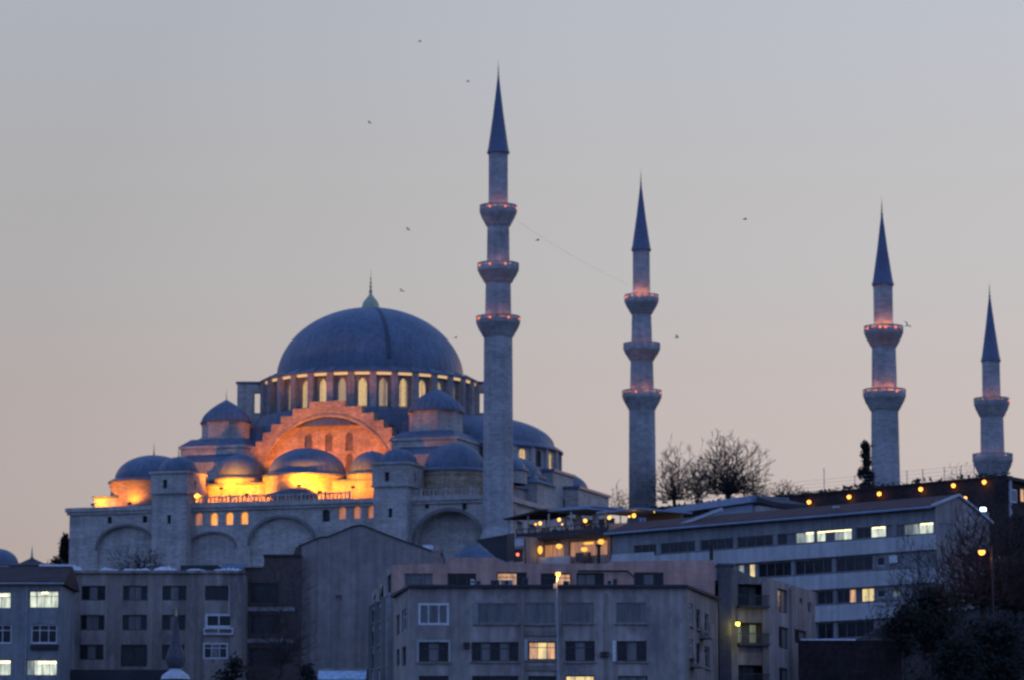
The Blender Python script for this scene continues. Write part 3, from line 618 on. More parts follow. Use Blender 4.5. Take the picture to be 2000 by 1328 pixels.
minaret(M2, 362, 330, 490, 38, [(33.5, 34), (38, 41), (44, 47), (51, 54)], [(577, 614, 67, 39), (670, 704, 72, 44), (762, 799, 77, 50)], 1000,
        'three-balcony minaret rising from behind the cafe terrace, beside the bare trees', [dict(c=1254, at=(1224,), p=90), dict(c=1254, at=(), p=8), dict(c=1255, at=(1242, 1290), p=40)], darker_foot(SHAFT, Zat(1000, 568), Zat(850, 568), .33))
minaret(M3, 420, 385, 558, 42, [(38, 38), (47, 50), (53, 57)], [(638, 677, 76, 48), (760, 801, 83, 54)], 965,
        'two-balcony minaret with a dark cypress at its foot', [dict(c=1727, at=(1694, 1716, 1747, 1727), p=85), dict(c=1728, at=(1748,), p=60)])
minaret(M4, 580, 550, 705, 38, [(35, 36), (45, 47), (52, 55)], [(777, 813, 69, 46), (886, 926, 78, 53)], 975,
        'smallest two-balcony minaret, farthest to the right above the dark wall', [dict(c=1937, at=(1968,), p=26), dict(c=1939, at=(), p=6)])
# thin wire between the two tall minarets
def build_wire():
    a, b = P(1010, 432, 500), P(1226, 556, 567); mb = MB(); n = 24; pr = None
    for i in range(n+1):
        t = i/n; p = a.lerp(b, t); p.z -= .5*4*t*(1-t)
        if pr is not None: mb.tube(pr, p, .010, n=4)
        pr = p
    tag(mb.thing('wire', WIRE, a), 'thin wire strung in the air between the two tall minarets', 'wire')
build_wire()
import numpy as np

# ---------------------------------------------------------------- buildings of the town
class Face:
    """a vertical wall plane from ground point A to B (left to right as seen from the camera)"""
    def __init__(s, A, B):
        s.A = Vector((A[0], A[1], 0)); d = Vector((B[0]-A[0], B[1]-A[1], 0)); s.L = d.length; s.U = d/s.L; s.N = Vector((s.U.y, -s.U.x, 0))
    def __call__(s, a, b, c=0): return s.A + s.U*a + s.N*c + Vector((0, 0, b))
    def sz(s, px, py):
        o = Vector((0, 0, CZ)); d = ray(px, py); t = (s.A-o).dot(s.N)/d.dot(s.N); h = o+d*t
        return (h-s.A).dot(s.U), h.z
    def rect(s, x0, y0, x1, y1):
        m = (y0+y1)/2; a0 = s.sz(x0, m)[0]; a1 = s.sz(x1, m)[0]; q = (x0+x1)/2
        return (a0, s.sz(q, y1)[1], a1, s.sz(q, y0)[1])
def G(px, py, Y): p = P(px, py, Y); return (p.x, p.y)
def R4(r): return [(r[0], r[1]), (r[2], r[1]), (r[2], r[3]), (r[0], r[3])]
def win(face, r, parent, frame=DARKFRAME, panes=(GLASS,), nh=1, fw=.07, depth=.22, surround=None, sill=None, tube=None, split=None):
    """a window: frame and mullions as one part, pane(s), sill and lamp as its sub-parts"""
    a0, b0, a1, b1 = r; n = len(panes); c0, c1 = -depth, -depth+.07; mb = MB()
    xs = [a0+(a1-a0)*(k/n if not split else split[k]) for k in range(n+1)]
    for k, x in enumerate(xs):
        w = fw if k in (0, n) else fw*.5
        lo = x if k == 0 else (x-2*w if k == n else x-w)
        mb.box((lo, b0, c0), (lo+2*w, b1, c1), face)
    for k in range(nh+1):
        z = b0+(b1-b0)*(k/nh if nh != 2 or k != 1 else .68); w = fw if k in (0, nh) else fw*.5
        lo = z if k == 0 else (z-2*w if k == nh else z-w)
        for i in range(n): mb.box((xs[i]+(2*fw if i == 0 else fw*.5), lo, c0+.002), (xs[i+1]-(2*fw if i == n-1 else fw*.5), lo+2*w, c1-.002), face)
    o = mb.build('window', frame, parent)
    i = 0
    while i < n:                                                     # neighbouring lights of one look make one pane
        j = i
        while j+1 < n and panes[j+1] is panes[i]: j += 1
        q = MB(); q.add([face(x, z, c0+.02) for x, z in ((xs[i], b0), (xs[j+1], b0), (xs[j+1], b1), (xs[i], b1))], [(0, 1, 2, 3)]); q.build('pane', panes[i], o)
        i = j+1
    if surround:
        q = MB(); w = .16
        for bx in (((a0-w, b0, .003), (a0, b1+w, .06)), ((a1, b0, .003), (a1+w, b1+w, .06)), ((a0, b1, .003), (a1, b1+w, .06))): q.box(bx[0], bx[1], face)
        q.build('window_surround', surround, o)
    if sill: q = MB(); q.box((a0-.12, b0-.12, .003), (a1+.12, b0-.003, .16), face); q.build('sill', sill, o)
    if tube:
        t0, t1, f = tube; q = MB(); z = b0+(b1-b0)*f
        q.box((a0+(a1-a0)*t0, z-.09, c0+.03), (a0+(a1-a0)*t1, z+.09, c0+.06), face); q.build('lamp', TUBE, o)
    return o
def wall(face, parent, mat, z0, top, wins, name='wall', depth=.22):
    """wall with openings; top is a height or a list of (a, z) from right to left"""
    outer = [(0, z0), (face.L, z0)] + ([(face.L, top), (0, top)] if not isinstance(top, list) else top)
    mb = MB(); mb.panel(face, outer, [R4(r) for r in wins], depth); return mb.build(name, mat, parent)
def solid(parent, mat, pts, z0, z1, name='wall_back'):
    mb = MB(); mb.prism(pts, lambda a, b: (a, b, z0), lambda a, b: (a, b, z1)); return mb.build(name, mat, parent)
def slab(face, parent, mat, name, a0, a1, b0, b1, c0, c1):
    mb = MB(); mb.box((a0, b0, c0), (a1, b1, c1), face); return mb.build(name, mat, parent)
def back(face, z0, z1, parent, mat, dep, inset=.32, a0=0, a1=None, name='rear_wall'):
    a1 = face.L if a1 is None else a1
    return slab(face, parent, mat, name, a0+.05, a1-.05, z0, z1, -dep, -inset)

# --- cream-grey block, lower left
def left_block():
    f = Face(G(133, 1200, 345), G(476, 1200, 345)); zt = Zat(1119, 345); z0 = 20
    o = empty('apartment_block', f(f.L/2, z0, -6), 'worn grey block of four window columns below the mosque, white-framed bay window at its right', 'building')
    D, C = (GLASS,), (CURTAIN,)
    W_ = []
    for (y0, y1, xs) in ((1143, 1172, (159, 206, 240, 288, 317, 364, 400, 447)), (1200, 1230, (157, 204, 239, 287, 316, 362)), (1258, 1288, (155, 202, 316, 360))):
        for k in range(0, len(xs), 2): W_.append((f.rect(xs[k], y0, xs[k+1], y1), 0))
    W_.append((f.rect(236, 1258, 287, 1301), 1)); W_.append((f.rect(401, 1198, 454, 1225), 2)); W_.append((f.rect(397, 1255, 445, 1286), 3))
    wall(f, o, PLASTER2, z0, zt, [w for w, _ in W_])
    random.seed(4)
    for r, k in W_:
        if k == 0: win(f, r, o, DARKFRAME, random.choice([(GLASS, CURTAIN, GLASS), (GLASS, CURTAIN, CURTAIN, GLASS), (GLASS, GLASS, GLASS)]), 1, .05)
        if k == 1: win(f, r, o, DARKMETAL, (GLASS, GLASS), 1, .06, .21)
        if k == 2: win(f, r, o, WHITEFRAME, (GLASS, GLASS), 1, .10, .05)
        if k == 3: win(f, r, o, WHITEFRAME, (GLASS, CURTAIN, GLASS), 2, .07, .05)
    back(f, z0, zt-.01, o, PLASTER2, 12)
    b = f.rect(398, 1226, 456, 1239); q = MB()
    q.box((b[0], b[1], .003), (b[2], b[1]+.12, .35), f); q.box((b[0], b[3]-.12, .003), (b[2], b[3], .35), f)
    for k in range(3): x = b[0]+(b[2]-b[0]-.12)*k/2; q.box((x, b[1]+.121, .28), (x+.12, b[3]-.121, .349), f)
    q.build('bay_sill', WHITEFRAME, o)
    slab(f, o, PLASTER2, 'pilaster', f.L-1.3, f.L-.02, z0, zt-.9, .003, .14)
    slab(f, o, PLASTER2, 'cornice', -.1, f.L+.05, zt, zt+.28, -.6, .3)
    a = f.sz(448, 1170); q = MB(); q.tube(f(a[0], Zat(1197, 345), .08), f(a[0], Zat(1143, 345), .08), .045, n=6); q.build('drainpipe', WHITEFRAME, o)
    q = MB(); random.seed(2)
    for (x0, x1, h) in ((133, 160, .6), (192, 232, .34), (238, 296, .3), (300, 345, .42), (362, 400, .2), (418, 470, .3)):
        a0, a1 = f.sz(x0, 1116)[0], f.sz(x1, 1116)[0]; n = 12
        for k in range(n):
            s0, s1 = a0+(a1-a0)*k/n, a0+(a1-a0)*(k+1)/n; hh = h*(.45+.75*random.random())*math.sin(PI*(k+.5)/n)**.5
            q.ball(f((s0+s1)/2, zt+.28, -.15), max(.1, (s1-s0)*.75), 8, sz=hh/max(.1, (s1-s0)*.75))
    q.build('snow_edge', SNOW, o, 60)
    slab(f, o, DARKTILE, 'roof', .5, f.L-.5, zt+.0, zt+.2, -11.5, -.7)
    slab(f, o, DARKTILE, 'roof_hut', f.sz(345, 1110)[0], f.sz(420, 1110)[0], zt+.2, Zat(1103, 349), -9, -4)
    slab(f, o, METALROOF, 'roof_sheet', f.sz(420, 1110)[0], f.L-.2, zt+.2, Zat(1099, 352), -10.5, -7)
    g2 = Face(G(128, 1316, 338), G(330, 1316, 338)); slab(g2, o, DARKTILE, 'porch_roof', 0, g2.L, z0-1.5, Zat(1307, 338), -6.6, 0)
    return o
left_block()

# --- far-left house with a tiled roof and lit windows
def tiled_house():
    f = Face(G(-60, 1200, 330), G(119, 1200, 330)); zt = Zat(1139, 330); z0 = 17
    o = empty('tiled_house', f(f.L/2, z0, -5), 'house with a red tiled roof at the lower left edge, three bright white windows', 'house')
    A = [(57, 1153, 115, 1187), (-38, 1155, 22, 1188), (60, 1218, 112, 1256), (-32, 1218, 23, 1256), (51, 1287, 112, 1319), (-40, 1287, 22, 1319)]
    rs = [f.rect(*a) for a in A]
    wall(f, o, BLUEWALL, z0, zt, rs)
    win(f, rs[0], o, GREYFRAME, (LITW, LITW, LITW, LITW), 2, .05, tube=(.42, .62, .9)); win(f, rs[1], o, GREYFRAME, (LITW, LITW, LITW), 2, .05, tube=(.62, .85, .8))
    win(f, rs[2], o, WHITEFRAME, (GLASS, GLASS, GLASS), 2, .07); win(f, rs[3], o, WHITEFRAME, (GLASS, GLASS, GLASS), 2, .07)
    win(f, rs[4], o, GREYFRAME, (LITW2, LITW, LITW, LITW), 1, .05, tube=(.4, .95, .82)); win(f, rs[5], o, GREYFRAME, (LITW, LITW, LITW), 1, .05, tube=(.55, .95, .85))
    back(f, z0, zt-.01, o, BLUEWALL, 11)
    q = MB(); zr = Zat(1106, 336)
    q.prism([(.45, zt-.05), (.5, zt+.15), (-6.0, zr), (-11.5, zt+.15), (-11.5, zt-.05)], lambda c, b: f(-1, b, c), lambda c, b: f(f.L+.3, b, c)); q.build('roof', OLDTILE, o)
    q = MB(); q.tube(f(-.6, zt-.02, .55), f(f.L+.3, zt-.02, .55), .09, n=6); q.tube(f(f.sz(51, 1230)[0], z0, .1), f(f.sz(51, 1230)[0], zt, .1), .08, n=6); q.build('gutter', METAL, o)
    slab(f, o, SNOW, 'snow_edge', f.sz(60, 1110)[0], f.L+.2, zr+.02, zr+.22, -6.3, -5.8)
    a = f.rect(60, 1258, 114, 1268); slab(f, o, DARKMETAL, 'window_box', a[0], a[2], a[1], a[3], .004, .3)
    return o
tiled_house()

# --- far behind at the left edge: a dome and a small pyramid-roofed tomb
def far_left():
    c = P(-6, 1110, 440); z0 = Zat(1105, 440); r = 42/F*440
    o = empty('domed_building', (c.x, c.y, z0-6), 'blue lead dome peeking in at the far left edge', 'building')
    q = MB(); q.lathe([(r+.3, z0-6), (r+.3, z0)], 24, (c.x, c.y, 0)); q.build('drum', STONE, o, 40)
    q = MB(); q.lathe([(r+.5, z0), (r+.4, z0+.2)]+dome_prof(r, 2.0, z0+.2), 32, (c.x, c.y, 0)); q.build('dome', LEAD, o, 45)
    c = P(62, 1110, 420); z0 = Zat(1108, 420); z1 = Zat(1090, 420); w = 36/F*420*1.35
    o = empty('small_tomb', (c.x, c.y, z0-6), 'small tomb with a dark pyramid roof and thin finial beside the blue dome', 'tomb')
    q = MB(); q.lathe([(w*.9, z0-6), (w*.9, z0)], 8, (c.x, c.y, 0)); q.build('wall', STONE, o)
    q = MB(); q.lathe([(w, z0), (w, z0+.12), (w*.45, z0+(z1-z0)*.55), (.25, z1), (.1, z1+.1)], 8, (c.x, c.y, 0)); rf = q.build('roof', DARKTILE, o)
    q = MB(); finial(q, (c.x, c.y, z1), Zat(1062, 420)-z1, .22); q.build('finial', BRONZE, rf, 50)
far_left()

# --- tall blank gable wall and the dark brick house against it
def gable_house():
    f = Face(G(583, 1200, 352), G(866, 1200, 352)); z0 = 22
    tops = [(852, 1079), (790, 1058), (715, 1029), (705, 1026), (690, 1028), (640, 1049), (626, 1050), (583, 1067)]
    top = [(f.L, f.sz(866, 1084)[1])]+[f.sz(x, y) for x, y in tops[:-1]]+[(0, f.sz(583, 1067)[1])]
    o = empty('gable_house', f(f.L/2, z0, -5), 'tall house showing a blank grey cement gable wall with one small vent', 'house')
    h = f.rect(655, 1162, 668, 1173)
    q = MB(); q.panel(f, [(0, z0), (f.L, z0)]+top, [R4(h)], .3, blind=[0]); q.build('gable_wall', GABLE, o)
    back(f, z0, f.sz(583, 1070)[1], o, GABLE, 13)
    pk = f.sz(705, 1026); q = MB(); pts = [(f.L, f.sz(866, 1084)[1]-.02), (pk[0], pk[1]-.02), (0, f.sz(583, 1067)[1]-.02)]
    for (a0, b0), (a1, b1) in zip(pts, pts[1:]): q.prism([(a0, b0-.25), (a0, b0), (a1, b1), (a1, b1-.25)], lambda a, b: f(a, b, -.02), lambda a, b: f(a, b, -13.2))
    q.build('roof', DARKTILE, o)
    q = MB()
    for (x0, y0), (x1, y1) in zip([(866, 1084)]+tops, tops): 
        (a0, b0), (a1, b1) = f.sz(x0, y0), f.sz(x1, y1); q.prism([(a0, b0), (a0, b0+.14), (a1, b1+.14), (a1, b1)], lambda a, b: f(a, b, -.4), lambda a, b: f(a, b, .12))
    q.build('gable_coping', DARKTILE, o)
    s = f.sz(840, 1066); q = MB(); q.box((s[0]-.7, s[1]-.6, -.8), (s[0]+.3, s[1]+.15, -.2), f); q.build('snow_patch', SNOW, o)
    # dark brick house
    g = Face(G(476, 1200, 350.5), G(588, 1200, 350.5)); zt = Zat(1086, 350.5)
    b = empty('brick_house', g(g.L/2, z0, -5), 'narrow dark brick house squeezed against the blank gable wall', 'house')
    rs = [g.rect(488, 1138, 545, 1178), g.rect(488, 1200, 548, 1238), g.rect(486, 1266, 545, 1302)]
    wall(g, b, DARKBRICK, z0, [(g.L, Zat(1067, 350.5)), (g.sz(578, 1070)[0], Zat(1067, 350.5)), (g.sz(572, 1088)[0], zt), (g.sz(516, 1088)[0], zt), (g.sz(515, 1108)[0], Zat(1108, 350.5)), (0, Zat(1108, 350.5))], rs)
    for r in rs: win(g, r, b, DARKFRAME, (GLASS, GLASS), 1, .06)
    for (y0) in (1182, 1244): slab(g, b, BLUEWALL, 'floor_band', .02, g.L-.6, Zat(y0+10, 350), Zat(y0+2, 350), .003, .1)
    back(g, z0, Zat(1110, 350), b, DARKBRICK, 10)
    slab(g, b, DARKTILE, 'roof', g.sz(514, 1088)[0], g.L-.02, zt+.003, zt+.2, -5, .2)
    slab(g, b, PLASTER2, 'roof_edge', -.02, g.sz(514, 1108)[0], Zat(1108, 350.5)+.004, Zat(1104, 350.5), -5, .25)
gable_house()

# --- salmon building with its receding left side
def salmon_building():
    Y = 298; f = Face(G(768, 1130, Y), G(1396, 1130, Y)); z0 = 12
    z_ = lambda x, y: f.sz(x, y)
    tops = [(1396, 1093), (1300, 1094), (1190, 1096), (1190, 1100), (985, 1100), (966, 1088), (876, 1088), (872, 1100), (768, 1102)]
    top = [(f.L, z_(1396, 1093)[1])]+[z_(x, y) for x, y in tops[1:-1]]+[(0, z_(768, 1102)[1])]
    o = empty('salmon_house', f(f.L/2, z0, -8), 'salmon pink house with a row of top-floor windows, two of them glowing orange', 'house')
    A = [(790, 1119, 845, 1145), (874, 1119, 930, 1145), (970, 1117, 1029, 1146), (1056, 1119, 1115, 1145), (1126, 1118, 1180, 1145), (1238, 1117, 1296, 1145)]
    rs = [f.rect(*a) for a in A]; wall(f, o, PINK, z0, top, rs)
    win(f, rs[0], o, GREYFRAME, (CURTAIN, CURTAIN, CURTAIN), 2, .06); win(f, rs[1], o, DARKFRAME, (GLASS, GLASS, GLASS), 1, .06)
    win(f, rs[2], o, DARKFRAME, (LITO, LITO, GLASS), 2, .05, split=(0, .33, .66, 1)); win(f, rs[3], o, DARKFRAME, (GLASS, LITO), 2, .05, split=(0, .55, 1))
    win(f, rs[4], o, DARKFRAME, (CURTAIN, CURTAIN, GLASS), 1, .06); win(f, rs[5], o, DARKFRAME, (GLASS, CURTAIN, GLASS), 1, .08)
    zl = z_(768, 1102)[1]
    slab(f, o, PINK, 'rear_wall', .05, f.L-.05, z0, zl-.6, -17, -.35)
    slab(f, o, DARKTILE, 'roof', .3, f.L-.3, zl-.6, zl-.4, -16.5, -.4)
    s = Face(G(721, 1150, 318), (f.A.x, f.A.y)); zt = zl
    A = [(726, 1150, 735, 1178), (740, 1140, 749, 1172), (756, 1122, 764, 1160), (726, 1190, 735, 1215), (740, 1184, 749, 1212), (756, 1176, 764, 1206), (726, 1232, 735, 1262), (740, 1228, 749, 1258), (756, 1222, 764, 1256), (726, 1275, 735, 1305), (740, 1272, 749, 1302), (756, 1268, 764, 1300)]
    rs2 = [s.rect(*a) for a in A]; wall(s, o, PLASTER, z0, [(s.L-.01, zt-.02), (s.L*.62, zt-.15), (s.L*.6, zt-1.2), (s.L*.3, zt-1.3), (s.L*.28, zt-1.9), (0, zt-2.1)], rs2, 'side_wall')
    for r in rs2: win(s, r, o, DARKFRAME, (GLASS,), 2, .06, sill=BLUEWALL)
    for k in (.15, .42, .70, .985): slab(s, o, BLUEWALL, 'pilaster', s.L*k-.25, s.L*k+.1, z0, zt-2.3, .004, .4)
    q = MB(); c = f(f.sz(852, 1080)[0], zl, -1.2)
    q.box((c.x-.55, c.y-.4, zl-.5), (c.x+.55, c.y+.4, zl+.5)); q.box((c.x-.32, c.y-.3, zl+.5), (c.x+.32, c.y+.3, zl+1.2)); q.box((c.x-.42, c.y-.38, zl+1.2), (c.x+.42, c.y+.38, zl+1.35)); q.tube((c.x, c.y, zl+1.35), (c.x, c.y, zl+1.75), .14, .12, 8); q.box((c.x-.85, c.y-.5, zl-.5), (c.x+.85, c.y+.5, zl+.12))
    q.build('chimney', surf('chimney_render', (.34, .27, .23), .9, .3, .8), o)
    q = MB(); c = f(f.sz(1170, 1090)[0], zl, -.9); q.tube((c.x, c.y, zl-.4), (c.x, c.y, zl+1.6), .16, n=8); q.tube((c.x, c.y, zl+1.6), (c.x, c.y, zl+1.8), .24, n=8); q.build('flue_pipe', DARKMETAL, o, 40)
    q = MB(); zb = f.sz(1180, 1115)[1]; q.tube(f(f.sz(1128, 1115)[0], zb, .35), f(f.sz(1225, 1113)[0], zb, .35), .08, n=6); q.tube(f(f.sz(1225, 1113)[0], zb, .35), f(f.sz(1238, 1122)[0], zb-.5, .35), .08, n=6); q.build('pipe_run', DARKMETAL, o)
    return o
salmon_building()

# --- low lead hip roof and dark tiled roof behind the salmon house, white-walled annexe on the right
def hips():
    Y = 330; c = P(925, 1100, Y); z0 = Zat(1100, Y); z1 = Zat(1064, Y); w = 46/F*Y
    o = empty('hip_roof_hut', (c.x, c.y, z0-6), 'low hut with a blue lead hipped roof just behind the salmon house', 'hut')
    q = MB(); q.box((c.x-w*.92, c.y-w*.9, z0-8), (c.x+w*.92, c.y+w*.9, z0)); q.build('wall', PLASTER2, o)
    q = MB(); q.prism([(c.x-w*1.1, c.y-w), (c.x+w*1.1, c.y-w), (c.x+w*1.1, c.y+w), (c.x-w*1.1, c.y+w)], lambda a, b: (a, b, z0), lambda a, b: (c.x-.1+(a-c.x)*.16, c.y+(b-c.y)*.1, z1)); q.build('roof', LEAD, o)
    Y = 356; pts = [P(x, y, Y) for x, y in ((929, 1054), (990, 1043), (990, 1097), (968, 1088))]
    c = sum(pts, Vector())/4; o = empty('dark_roofed_shed', (c.x, Y+3, c.z-5), 'shed with a steep dark roof between the lead hip roof and the cafe', 'shed')
    q = MB(); q.prism([(p.x, p.z) for p in pts], lambda a, b: (a, Y, b), lambda a, b: (a+.8, Y+5, b+.6)); q.build('roof', DARKTILE, o)
    q = MB(); q.box((pts[0].x+1.2, Y+.4, c.z-8), (pts[1].x-.1, Y+5, c.z-2.2)); q.build('wall', DARKBRICK, o)
    f = Face(G(1194, 1085, 318), G(1300, 1085, 314)); z1 = f.sz(1200, 1082)[1]
    o = empty('roof_terrace', f(f.L/2, z1-5, -2), 'pale parapet of a roof terrace right of the cafe, behind the salmon house', 'parapet')
    slab(f, o, GREYBAND, 'wall', 0, f.L, z1-9, z1-.9, -3, -.02); slab(f, o, WHITEBAND, 'parapet_band', 0, f.L*.75, z1-.899, z1, -.3, 0)
    q = MB(); c = f(f.L*.05, z1-1.2, .5); q.ball((c.x, c.y, c.z+.3), .42, 12, sz=.25); q.tube((c.x, c.y, c.z-.5), (c.x, c.y, c.z+.25), .06); q.build('roof_vent', METAL, o, 50)
hips()

# --- cafe with lit terrace
def cafe():
    A, B = G(1022, 1060, 393), G(1192, 1050, 385); f = Face(A, B); z0 = 28
    o = empty('cafe', f(f.L/2, z0, -4), 'two-storey cafe with an open roof terrace and orange-lit lower room beside the minaret', 'cafe')
    zf = f.sz(1110, 1047)[1]; zb = f.sz(1110, 1096)[1]
    rs = [f.rect(1030, 1062, 1101, 1090), f.rect(1110, 1054, 1186, 1086)]
    wall(f, o, PLASTER2, z0, zf-.25, rs, depth=.3)
    win(f, rs[0], o, DARKFRAME, (LITO2,)*3, 1, .05, .3); win(f, rs[1], o, DARKFRAME, (LITO2,)*3, 1, .05, .3)
    r = f.rect(1110, 1054, 1186, 1086); 
    q = MB(); q.box((r[0]+(r[2]-r[0])*.35, r[3]-.42, -.27), (r[0]+(r[2]-r[0])*.6, r[3]-.22, -.22), f); q.build('ceiling_lamp', LANTERN, o)
    back(f, z0, zf-.3, o, PLASTER2, 7, .5)
    slab(f, o, DARKMETAL, 'deck', -.4, f.L+.4, zf-.25, zf+.1, -7.2, .9)
    q = MB()                                                          # terrace railing
    for k in range(15): x = -.3+(f.L+.6)*k/14; q.box((x-.05, zf+.1, .78), (x+.05, zf+1.05, .86), f)
    q.box((-.35, zf+1.05, .76), (f.L+.35, zf+1.13, .88), f); q.box((-.35, zf+.14, .79), (f.L+.35, zf+.62, .85), f); q.build('railing', DARKMETAL, o)
    q = MB()
    for x in (-1.6, 1.2, 4.2, 7.4, f.L-.2):
        for c in (.6, -6): q.box((x-.07, zf+.1, c-.07), (x+.07, zf+2.62, c+.07), f)
    q.build('posts', METAL, o)
    # canopy in two pitches
    q = MB(); q.add([f(a, b+d, c) for d in (0, .18) for a, b, c in ((-1.9, zf+2.2, 1.2), (3.6, zf+2.95, 1.2), (3.6, zf+3.5, -7), (-1.9, zf+2.75, -7))], [(3, 2, 1, 0), (4, 5, 6, 7), (0, 1, 5, 4), (1, 2, 6, 5), (2, 3, 7, 6), (3, 0, 4, 7)]); q.build('canopy', DARKTILE, o)
    q = MB(); q.box((3.7, zf+2.9, -7), (9.2, zf+3.1, .2), f); q.box((3.4, zf+3.3, -7.4), (8.6, zf+3.5, -2), f); q.build('canopy', METALROOF, o)
    slab(f, o, PLASTER, 'terrace_wall', 2.4, 7.8, zf+.1, zf+2.4, -6.6, -6.4)
    q = MB()
    for x in (4.6, 7.0): q.box((x, zf+.1, -4), (x+.6, zf+2.7, -3.6), f)
    q.build('pillar', FASCIA, o)
    random.seed(8)
    for k in range(5):
        q = MB(); x = .6+k*2.05; q.box((x, zf+.72, -.9), (x+.9, zf+.78, -.1), f); q.tube(f(x+.45, zf+.1, -.5), f(x+.45, zf+.72, -.5), .06)
        q.box((x-.35, zf+.45, -.7), (x-.05, zf+.5, -.3), f); q.box((x-.38, zf+.5, -.7), (x-.34, zf+.98, -.3), f); q.box((x+.95, zf+.45, -.7), (x+1.25, zf+.5, -.3), f); q.box((x+1.24, zf+.5, -.7), (x+1.28, zf+.98, -.3), f)
        for c in (-.68, -.34):
            for y in (x-.33, x-.08, x+.97, x+1.22): q.box((y, zf+.1, c), (y+.04, zf+.45, c+.04), f)
        ob = q.build('terrace_seating', DARKFRAME if k % 3 else FASCIA, o)
    # lean-to with a dark doorway on the left
    g = Face(G(990, 1070, 391), G(1024, 1070, 389)); zt = g.sz(1000, 1049)[1]; dr = g.rect(1001, 1071, 1022, 1097)
    wall(g, o, PLASTER, z0, zt, [dr], 'lean_to'); win(g, dr, o, DARKFRAME, (GLASS,), 1, .06); slab(g, o, FASCIA, 'lean_to_sign', .05, g.L-.05, g.sz(1005, 1067)[1], g.sz(1005, 1053)[1], .004, .1)
    back(g, z0, zt-.02, o, PLASTER, 5)
    sb = f.rect(1058, 1087, 1122, 1097); slab(f, o, WHITEBAND, 'parapet', sb[0], sb[2], sb[1]-1.5, sb[3], .5, .8)
    pl = f.rect(1135, 1079, 1160, 1096); slab(f, o, DARKFRAME, 'planter_box', pl[0], pl[2], pl[1], pl[3], .5, 1.0)
    # wing to the right: wall under a sloping canopy
    h = Face(G(1190, 1030, 386), G(1272, 1030, 380)); zc = h.sz(1200, 1020)[1]
    wall(h, o, surf('beige_render', (.36, .33, .31), .9, .2, .5), z0, [(h.L, zc-.4), (0, zc)], [], 'wing_wall'); back(h, z0, zc-.5, o, PLASTER, 6)
    q = MB(); z1, z2 = h.sz(1190, 1003)[1], h.sz(1262, 996)[1]
    q.add([h(a, b+d, c) for d in (0, .2) for a, b, c in ((-.5, z1, 1.4), (h.L*.95, z2, 1.4), (h.L*.95, z2-.1, -6), (-.5, z1-.1, -6))], [(3, 2, 1, 0), (4, 5, 6, 7), (0, 1, 5, 4), (1, 2, 6, 5), (2, 3, 7, 6), (3, 0, 4, 7)]); q.build('canopy', METALROOF, o)
    slab(h, o, surf('lit_boarding', (.30, .22, .12), .8, .2, .6), 'canopy_back', .4, h.L*.9, zc-.3, z1-.05, -5, -4.8)
    # lamps: bulbs hung under the canopies
    def bulb(px, py, Y, r, mat, label, pw, zs=1, cat='lamp', top=.5, name='hanging_lamp'):
        p = P(px, py, Y); e = empty(name, p, label, cat, 'lamps of the cafe')
        q = MB(); q.tube((p.x, p.y, p.z+r*zs*.9), (p.x, p.y, p.z+r*zs+top), .03, n=5); q.lathe([(r*.5, r*zs*.8), (r*.3, r*zs*1.05), (.03, r*zs*1.2)], 8, p, capt=True); q.build('cord', DARKMETAL, e)
        q = MB(); q.ball(p, r, 12, sz=zs); q.build('bulb', mat, e, 60)
        if pw: light('bulb_light', 'POINT', (p.x, p.y-.1, p.z-r*zs-.15), pw, (1, .55, .15), .15, e)
    bulb(1055, 1021, 390, .20, BULBY, 'bright yellow bulb at the left end of the cafe roof terrace', 10)
    bulb(1046, 1023, 391, .13, BULBY, 'smaller bulb touching the leftmost bright bulb on the cafe terrace', 0)
    bulb(1092, 1014, 386, .20, BULBY, 'yellow bulb over the middle of the cafe terrace, above a small ring of light', 10)
    bulb(1098, 1023, 387, .10, BULBY, 'tiny bulb hanging low under the middle terrace bulb', 0)
    bulb(1143, 1016, 386, .22, BULBY, 'bright yellow bulb above the right half of the cafe railing', 10)
    bulb(1190, 1010, 384, .21, BULBY, 'bright bulb at the corner between cafe terrace and its right wing', 10)
    bulb(1238, 1006, 382, .23, BULBY, 'largest bulb under the canopy of the cafe wing, in front of the minaret foot', 10)
    bulb(1229, 1008, 383, .13, BULBY, 'small bulb close beside the largest bulb under the wing canopy', 0)
    bulb(1278, 999, 380, .07, BULBY, 'faint small bulb at the right end of the wing canopy', 0)
    bulb(1055, 1073, 390, .27, LANTERN, 'tall oval orange lantern at the left of the lower cafe room', 4, 1.7, 'lantern', .5, 'lantern')
    bulb(1092, 1066, 388, .36, LANTERN, 'round orange lantern second from left in the lower cafe room', 4, .75, 'lantern', .4, 'lantern')
    bulb(1141, 1072, 386, .36, LANTERN, 'orange lantern under the bright ceiling lamp of the lower cafe room', 4, .7, 'lantern', .5, 'lantern')
    bulb(1174, 1057, 385, .36, LANTERN, 'orange lantern at the right end of the lower cafe room', 4, .8, 'lantern', .3, 'lantern')
    bulb(1011, 1082, 389, .17, BULBRED, 'red lamp glowing in the dark doorway left of the cafe', 4, 1, 'lamp', .4)
cafe()

